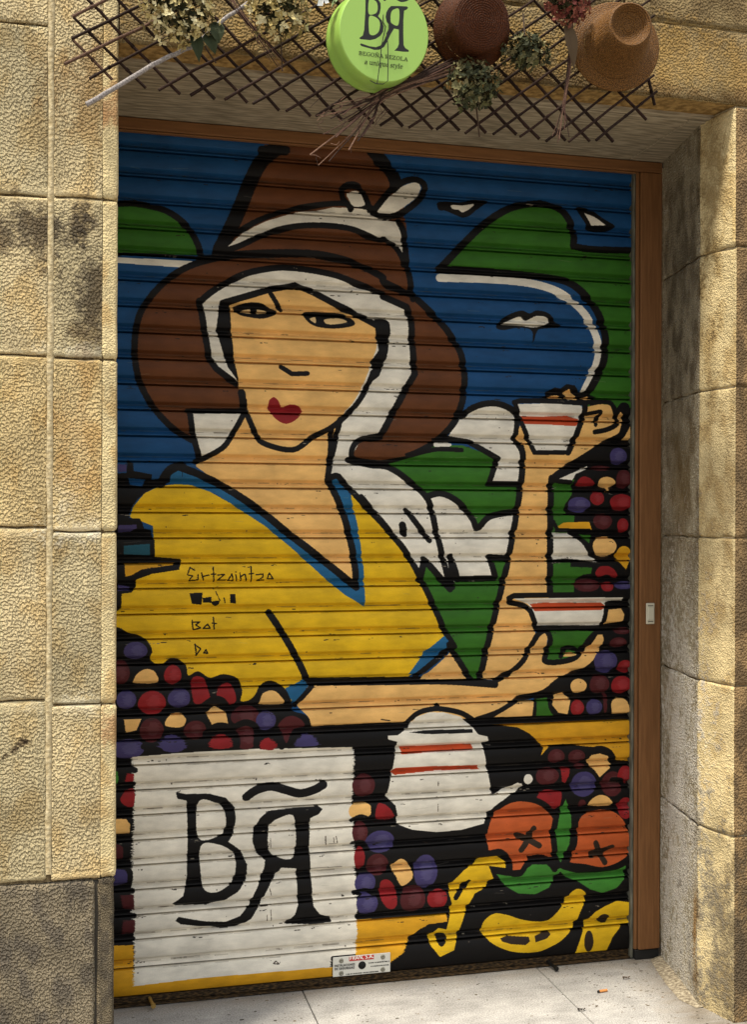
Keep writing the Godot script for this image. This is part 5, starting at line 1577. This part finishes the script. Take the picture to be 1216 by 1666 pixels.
func build_twigs():
	var mats := [grain_mat(Color(0.22, 0.15, 0.13), Color(0.40, 0.30, 0.26), 0.05, Vector3(9, 9, 9), 0.8, 0.0, 33), grain_mat(Color(0.34, 0.25, 0.21), Color(0.55, 0.43, 0.36), 0.05, Vector3(9, 9, 9), 0.8, 0.0, 34), grain_mat(Color(0.15, 0.11, 0.10), Color(0.28, 0.21, 0.18), 0.05, Vector3(9, 9, 9), 0.8, 0.0, 35)]
	var tw := []
	twig([Vector3(0.897, 2.723, 0.655), Vector3(0.777, 2.677, 0.666), Vector3(0.665, 2.625, 0.677), Vector3(0.568, 2.586, 0.689), Vector3(0.48, 2.544, 0.7)], 0.0018, tw)
	twig([Vector3(0.902, 2.722, 0.655), Vector3(0.788, 2.672, 0.666), Vector3(0.684, 2.621, 0.677), Vector3(0.589, 2.58, 0.689), Vector3(0.494, 2.543, 0.7)], 0.0026, tw)
	twig([Vector3(0.899, 2.719, 0.655), Vector3(0.781, 2.671, 0.666), Vector3(0.66, 2.623, 0.677), Vector3(0.585, 2.582, 0.689), Vector3(0.518, 2.541, 0.7)], 0.0034, tw)
	twig([Vector3(0.866, 2.714, 0.655), Vector3(0.773, 2.666, 0.666), Vector3(0.686, 2.627, 0.677), Vector3(0.592, 2.558, 0.689), Vector3(0.498, 2.498, 0.7)], 0.0018, tw)
	twig([Vector3(0.899, 2.733, 0.655), Vector3(0.783, 2.681, 0.666), Vector3(0.671, 2.624, 0.677), Vector3(0.565, 2.529, 0.689), Vector3(0.464, 2.442, 0.7)], 0.0034, tw)
	twig([Vector3(0.864, 2.747, 0.655), Vector3(0.771, 2.689, 0.666), Vector3(0.678, 2.631, 0.677), Vector3(0.594, 2.524, 0.689), Vector3(0.514, 2.429, 0.7)], 0.0026, tw)
	twig([Vector3(0.871, 2.734, 0.655), Vector3(0.763, 2.679, 0.666), Vector3(0.664, 2.623, 0.677), Vector3(0.6, 2.559, 0.689), Vector3(0.532, 2.493, 0.7)], 0.0034, tw)
	twig([Vector3(0.886, 2.717, 0.655), Vector3(0.769, 2.672, 0.666), Vector3(0.661, 2.634, 0.677), Vector3(0.615, 2.55, 0.689), Vector3(0.567, 2.463, 0.7)], 0.0034, tw)
	twig([Vector3(0.876, 2.743, 0.655), Vector3(0.776, 2.685, 0.666), Vector3(0.673, 2.636, 0.677), Vector3(0.636, 2.56, 0.689), Vector3(0.591, 2.488, 0.7)], 0.0034, tw)
	twig([Vector3(0.904, 2.752, 0.655), Vector3(0.787, 2.685, 0.666), Vector3(0.667, 2.617, 0.677), Vector3(0.639, 2.558, 0.689), Vector3(0.603, 2.501, 0.7)], 0.0034, tw)
	twig([Vector3(0.898, 2.741, 0.655), Vector3(0.775, 2.684, 0.666), Vector3(0.664, 2.627, 0.677), Vector3(0.599, 2.604, 0.689), Vector3(0.526, 2.577, 0.7)], 0.0018, tw)
	twig([Vector3(0.863, 2.747, 0.655), Vector3(0.76, 2.684, 0.666), Vector3(0.663, 2.62, 0.677), Vector3(0.598, 2.592, 0.689), Vector3(0.542, 2.575, 0.7)], 0.0026, tw)
	twig([Vector3(0.88, 2.742, 0.655), Vector3(0.765, 2.686, 0.666), Vector3(0.66, 2.634, 0.677), Vector3(0.601, 2.597, 0.689), Vector3(0.55, 2.552, 0.7)], 0.0026, tw)
	twig([Vector3(0.883, 2.741, 0.655), Vector3(0.786, 2.685, 0.666), Vector3(0.691, 2.636, 0.677), Vector3(0.586, 2.52, 0.689), Vector3(0.486, 2.417, 0.7)], 0.0018, tw)
	twig([Vector3(0.883, 2.741, 0.655), Vector3(0.775, 2.69, 0.666), Vector3(0.671, 2.636, 0.677), Vector3(0.61, 2.582, 0.689), Vector3(0.542, 2.535, 0.7)], 0.0026, tw)
	twig([Vector3(0.884, 2.749, 0.655), Vector3(0.77, 2.692, 0.666), Vector3(0.666, 2.631, 0.677), Vector3(0.624, 2.574, 0.689), Vector3(0.575, 2.511, 0.7)], 0.0018, tw)
	twig([Vector3(0.464, 2.442, 0.7), Vector3(0.48, 2.442, 0.7), Vector3(0.492, 2.435, 0.7)], 0.001, tw)
	twig([Vector3(0.48, 2.44, 0.7), Vector3(0.482, 2.428, 0.7), Vector3(0.484, 2.417, 0.7)], 0.001, tw)
	twig([Vector3(0.558, 2.495, 0.7), Vector3(0.571, 2.479, 0.7), Vector3(0.573, 2.455, 0.7)], 0.001, tw)
	twig([Vector3(0.518, 2.476, 0.7), Vector3(0.534, 2.474, 0.7), Vector3(0.542, 2.484, 0.7)], 0.001, tw)
	twig([Vector3(0.591, 2.528, 0.7), Vector3(0.595, 2.508, 0.7), Vector3(0.589, 2.488, 0.7)], 0.001, tw)
	twig([Vector3(0.498, 2.498, 0.7), Vector3(0.514, 2.504, 0.7), Vector3(0.522, 2.506, 0.7)], 0.001, tw)
	twig([Vector3(0.538, 2.543, 0.7), Vector3(0.542, 2.539, 0.7), Vector3(0.548, 2.532, 0.7)], 0.001, tw)
	twig([Vector3(0.671, 2.581, 0.7), Vector3(0.648, 2.56, 0.7), Vector3(0.638, 2.536, 0.7)], 0.001, tw)
	twig([Vector3(0.665, 2.601, 0.7), Vector3(0.649, 2.587, 0.7), Vector3(0.658, 2.568, 0.7)], 0.001, tw)
	twig([Vector3(0.552, 2.584, 0.7), Vector3(0.546, 2.57, 0.7), Vector3(0.527, 2.551, 0.7)], 0.001, tw)
	twig([Vector3(0.523, 2.581, 0.7), Vector3(0.514, 2.566, 0.7), Vector3(0.496, 2.541, 0.7)], 0.001, tw)
	twig([Vector3(0.659, 2.57, 0.7), Vector3(0.646, 2.556, 0.7), Vector3(0.638, 2.542, 0.7)], 0.001, tw)
	twig([Vector3(0.644, 2.607, 0.7), Vector3(0.637, 2.597, 0.7), Vector3(0.624, 2.587, 0.7)], 0.001, tw)
	twig([Vector3(0.638, 2.593, 0.7), Vector3(0.622, 2.582, 0.7), Vector3(0.64, 2.576, 0.7)], 0.001, tw)
	twig([Vector3(0.606, 2.555, 0.7), Vector3(0.598, 2.541, 0.7), Vector3(0.6, 2.524, 0.7)], 0.001, tw)
	twig([Vector3(0.501, 2.556, 0.7), Vector3(0.495, 2.547, 0.7), Vector3(0.482, 2.531, 0.7)], 0.001, tw)
	twig([Vector3(0.494, 2.603, 0.7), Vector3(0.484, 2.585, 0.7), Vector3(0.463, 2.563, 0.7)], 0.001, tw)
	twig([Vector3(0.5, 2.535, 0.7), Vector3(0.484, 2.521, 0.7), Vector3(0.499, 2.508, 0.7)], 0.001, tw)
	twig([Vector3(0.636, 2.555, 0.7), Vector3(0.618, 2.541, 0.7), Vector3(0.633, 2.523, 0.7)], 0.001, tw)
	twig([Vector3(0.558, 2.537, 0.7), Vector3(0.55, 2.524, 0.7), Vector3(0.539, 2.506, 0.7)], 0.001, tw)
	twig([Vector3(0.673, 2.576, 0.7), Vector3(0.655, 2.555, 0.7), Vector3(0.635, 2.53, 0.7)], 0.001, tw)
	twig([Vector3(0.559, 2.603, 0.7), Vector3(0.542, 2.586, 0.7), Vector3(0.549, 2.571, 0.7)], 0.001, tw)
	twig([Vector3(0.679, 2.627, 0.7), Vector3(0.673, 2.617, 0.7), Vector3(0.654, 2.61, 0.7)], 0.001, tw)
	bundle("fan of bare twigs sweeping down below the green hat box", tw, mats)
	tw = []
	twig([Vector3(0.26, 2.856, 0.65), Vector3(0.283, 2.817, 0.655), Vector3(0.345, 2.751, 0.66), Vector3(0.406, 2.685, 0.665)], 0.0018, tw)
	twig([Vector3(0.254, 2.861, 0.65), Vector3(0.277, 2.823, 0.655), Vector3(0.337, 2.746, 0.66), Vector3(0.4, 2.665, 0.665)], 0.0013, tw)
	twig([Vector3(0.261, 2.868, 0.65), Vector3(0.284, 2.829, 0.655), Vector3(0.331, 2.749, 0.66), Vector3(0.384, 2.675, 0.665)], 0.0018, tw)
	twig([Vector3(0.256, 2.85, 0.65), Vector3(0.279, 2.811, 0.655), Vector3(0.327, 2.748, 0.66), Vector3(0.368, 2.685, 0.665)], 0.0013, tw)
	twig([Vector3(0.262, 2.858, 0.65), Vector3(0.285, 2.819, 0.655), Vector3(0.339, 2.755, 0.66), Vector3(0.392, 2.691, 0.665)], 0.0013, tw)
	twig([Vector3(0.254, 2.862, 0.65), Vector3(0.277, 2.823, 0.655), Vector3(0.33, 2.756, 0.66), Vector3(0.38, 2.696, 0.665)], 0.0013, tw)
	twig([Vector3(0.295, 2.793, 0.65), Vector3(0.31, 2.797, 0.654), Vector3(0.326, 2.782, 0.657), Vector3(0.329, 2.745, 0.661), Vector3(0.336, 2.729, 0.665)], 0.0018, tw)
	bundle("thin twig bundle hanging under the smaller cream hydrangea", tw, mats)
	tw = []
	twig([Vector3(1.212, 2.893, 0.66), Vector3(1.21, 2.845, 0.663), Vector3(1.197, 2.738, 0.666), Vector3(1.184, 2.652, 0.669), Vector3(1.174, 2.595, 0.672), Vector3(1.163, 2.538, 0.675)], 0.0022, tw)
	twig([Vector3(1.209, 2.9, 0.66), Vector3(1.208, 2.852, 0.663), Vector3(1.202, 2.738, 0.666), Vector3(1.182, 2.652, 0.669), Vector3(1.175, 2.6, 0.672), Vector3(1.168, 2.548, 0.675)], 0.0028, tw)
	twig([Vector3(1.205, 2.885, 0.66), Vector3(1.204, 2.836, 0.663), Vector3(1.193, 2.738, 0.666), Vector3(1.182, 2.652, 0.669), Vector3(1.169, 2.608, 0.672), Vector3(1.156, 2.564, 0.675)], 0.0022, tw)
	twig([Vector3(1.204, 2.902, 0.66), Vector3(1.203, 2.853, 0.663), Vector3(1.2, 2.738, 0.666), Vector3(1.187, 2.652, 0.669), Vector3(1.185, 2.614, 0.672), Vector3(1.183, 2.576, 0.675)], 0.0028, tw)
	twig([Vector3(1.211, 2.881, 0.66), Vector3(1.21, 2.833, 0.663), Vector3(1.196, 2.738, 0.666), Vector3(1.187, 2.652, 0.669), Vector3(1.173, 2.603, 0.672), Vector3(1.159, 2.554, 0.675)], 0.0016, tw)
	twig([Vector3(1.209, 2.889, 0.66), Vector3(1.208, 2.841, 0.663), Vector3(1.202, 2.738, 0.666), Vector3(1.184, 2.652, 0.669), Vector3(1.191, 2.605, 0.672), Vector3(1.197, 2.557, 0.675)], 0.0022, tw)
	twig([Vector3(1.21, 2.877, 0.66), Vector3(1.209, 2.828, 0.663), Vector3(1.198, 2.738, 0.666), Vector3(1.18, 2.651, 0.669), Vector3(1.184, 2.626, 0.672), Vector3(1.188, 2.6, 0.675)], 0.0028, tw)
	twig([Vector3(1.21, 2.883, 0.66), Vector3(1.208, 2.834, 0.663), Vector3(1.202, 2.738, 0.666), Vector3(1.184, 2.652, 0.669), Vector3(1.166, 2.604, 0.672), Vector3(1.147, 2.556, 0.675)], 0.0016, tw)
	var o := bundle("upright twig bundle under the rusty red flowers", tw, mats)
	# the dry leaf wrapped round it
	var c := Vector3(1.196, 2.811, 0.68)
	var st := begin()
	leaf(st, c + Vector3(-0.012, 0.062, 0.0), c + Vector3(0.012, -0.07, 0.0), 0.020, Color(0.10, 0.07, 0.04))
	put("dry_leaf", done(st), petal_mat(), o)


func build_litter():
	var b := Vector3(1.514, 0, 0.247)
	var o := thing("cigarette_butt", "orange tipped cigarette butt lying on the threshold slab", "cigarette butt", b + Vector3(0, 0.0045, 0))
	var st := begin()
	tube(st, [Vector3(-0.016, 0, 0.002), Vector3(0.012, 0, -0.001)], 0.0042, 10)
	put("filter", done(st), paint_mat(Color(0.78, 0.52, 0.28), 0.8), o)
	st = begin()
	tube(st, [Vector3(-0.022, -0.0004, 0.0026), Vector3(-0.0165, 0, 0.002)], 0.0040, 10)
	put("burnt_end", done(st), paint_mat(Color(0.10, 0.08, 0.07), 0.9), o)
	var specs := [[Vector3(1.385, 0, 0.359), "dark crumpled leaf scrap lying on the slab joint", Color(0.12, 0.08, 0.06)], [Vector3(1.632, 0, 0.164), "curled brown leaf scrap lying near the right jamb", Color(0.30, 0.22, 0.15)]]
	for s in specs:
		var d := thing("leaf_scrap", s[1], "leaf", s[0] + Vector3(0, 0.001, 0), "leaf scraps on the threshold")
		var m := begin()
		m.set_smooth_group(0)
		var prev := []
		for k in 13:
			var t := TAU * k / 13.0 * 1.02
			var rr := 0.012 + 0.003 * sin(3 * t)
			var inner := Vector3(cos(t) * rr * 0.55, 0.0012 + 0.001 * sin(2 * t), sin(t) * rr * 0.45)
			var outer := Vector3(cos(t) * rr, 0.004 + 0.003 * sin(2 * t + 1.0), sin(t) * rr * 0.8)
			if prev:
				quad(m, prev[0], prev[1], outer, inner)
			prev = [inner, outer]
		var pm := paint_mat(s[2], 0.85)
		pm.cull_mode = BaseMaterial3D.CULL_DISABLED
		put("blade", done(m), pm, d)
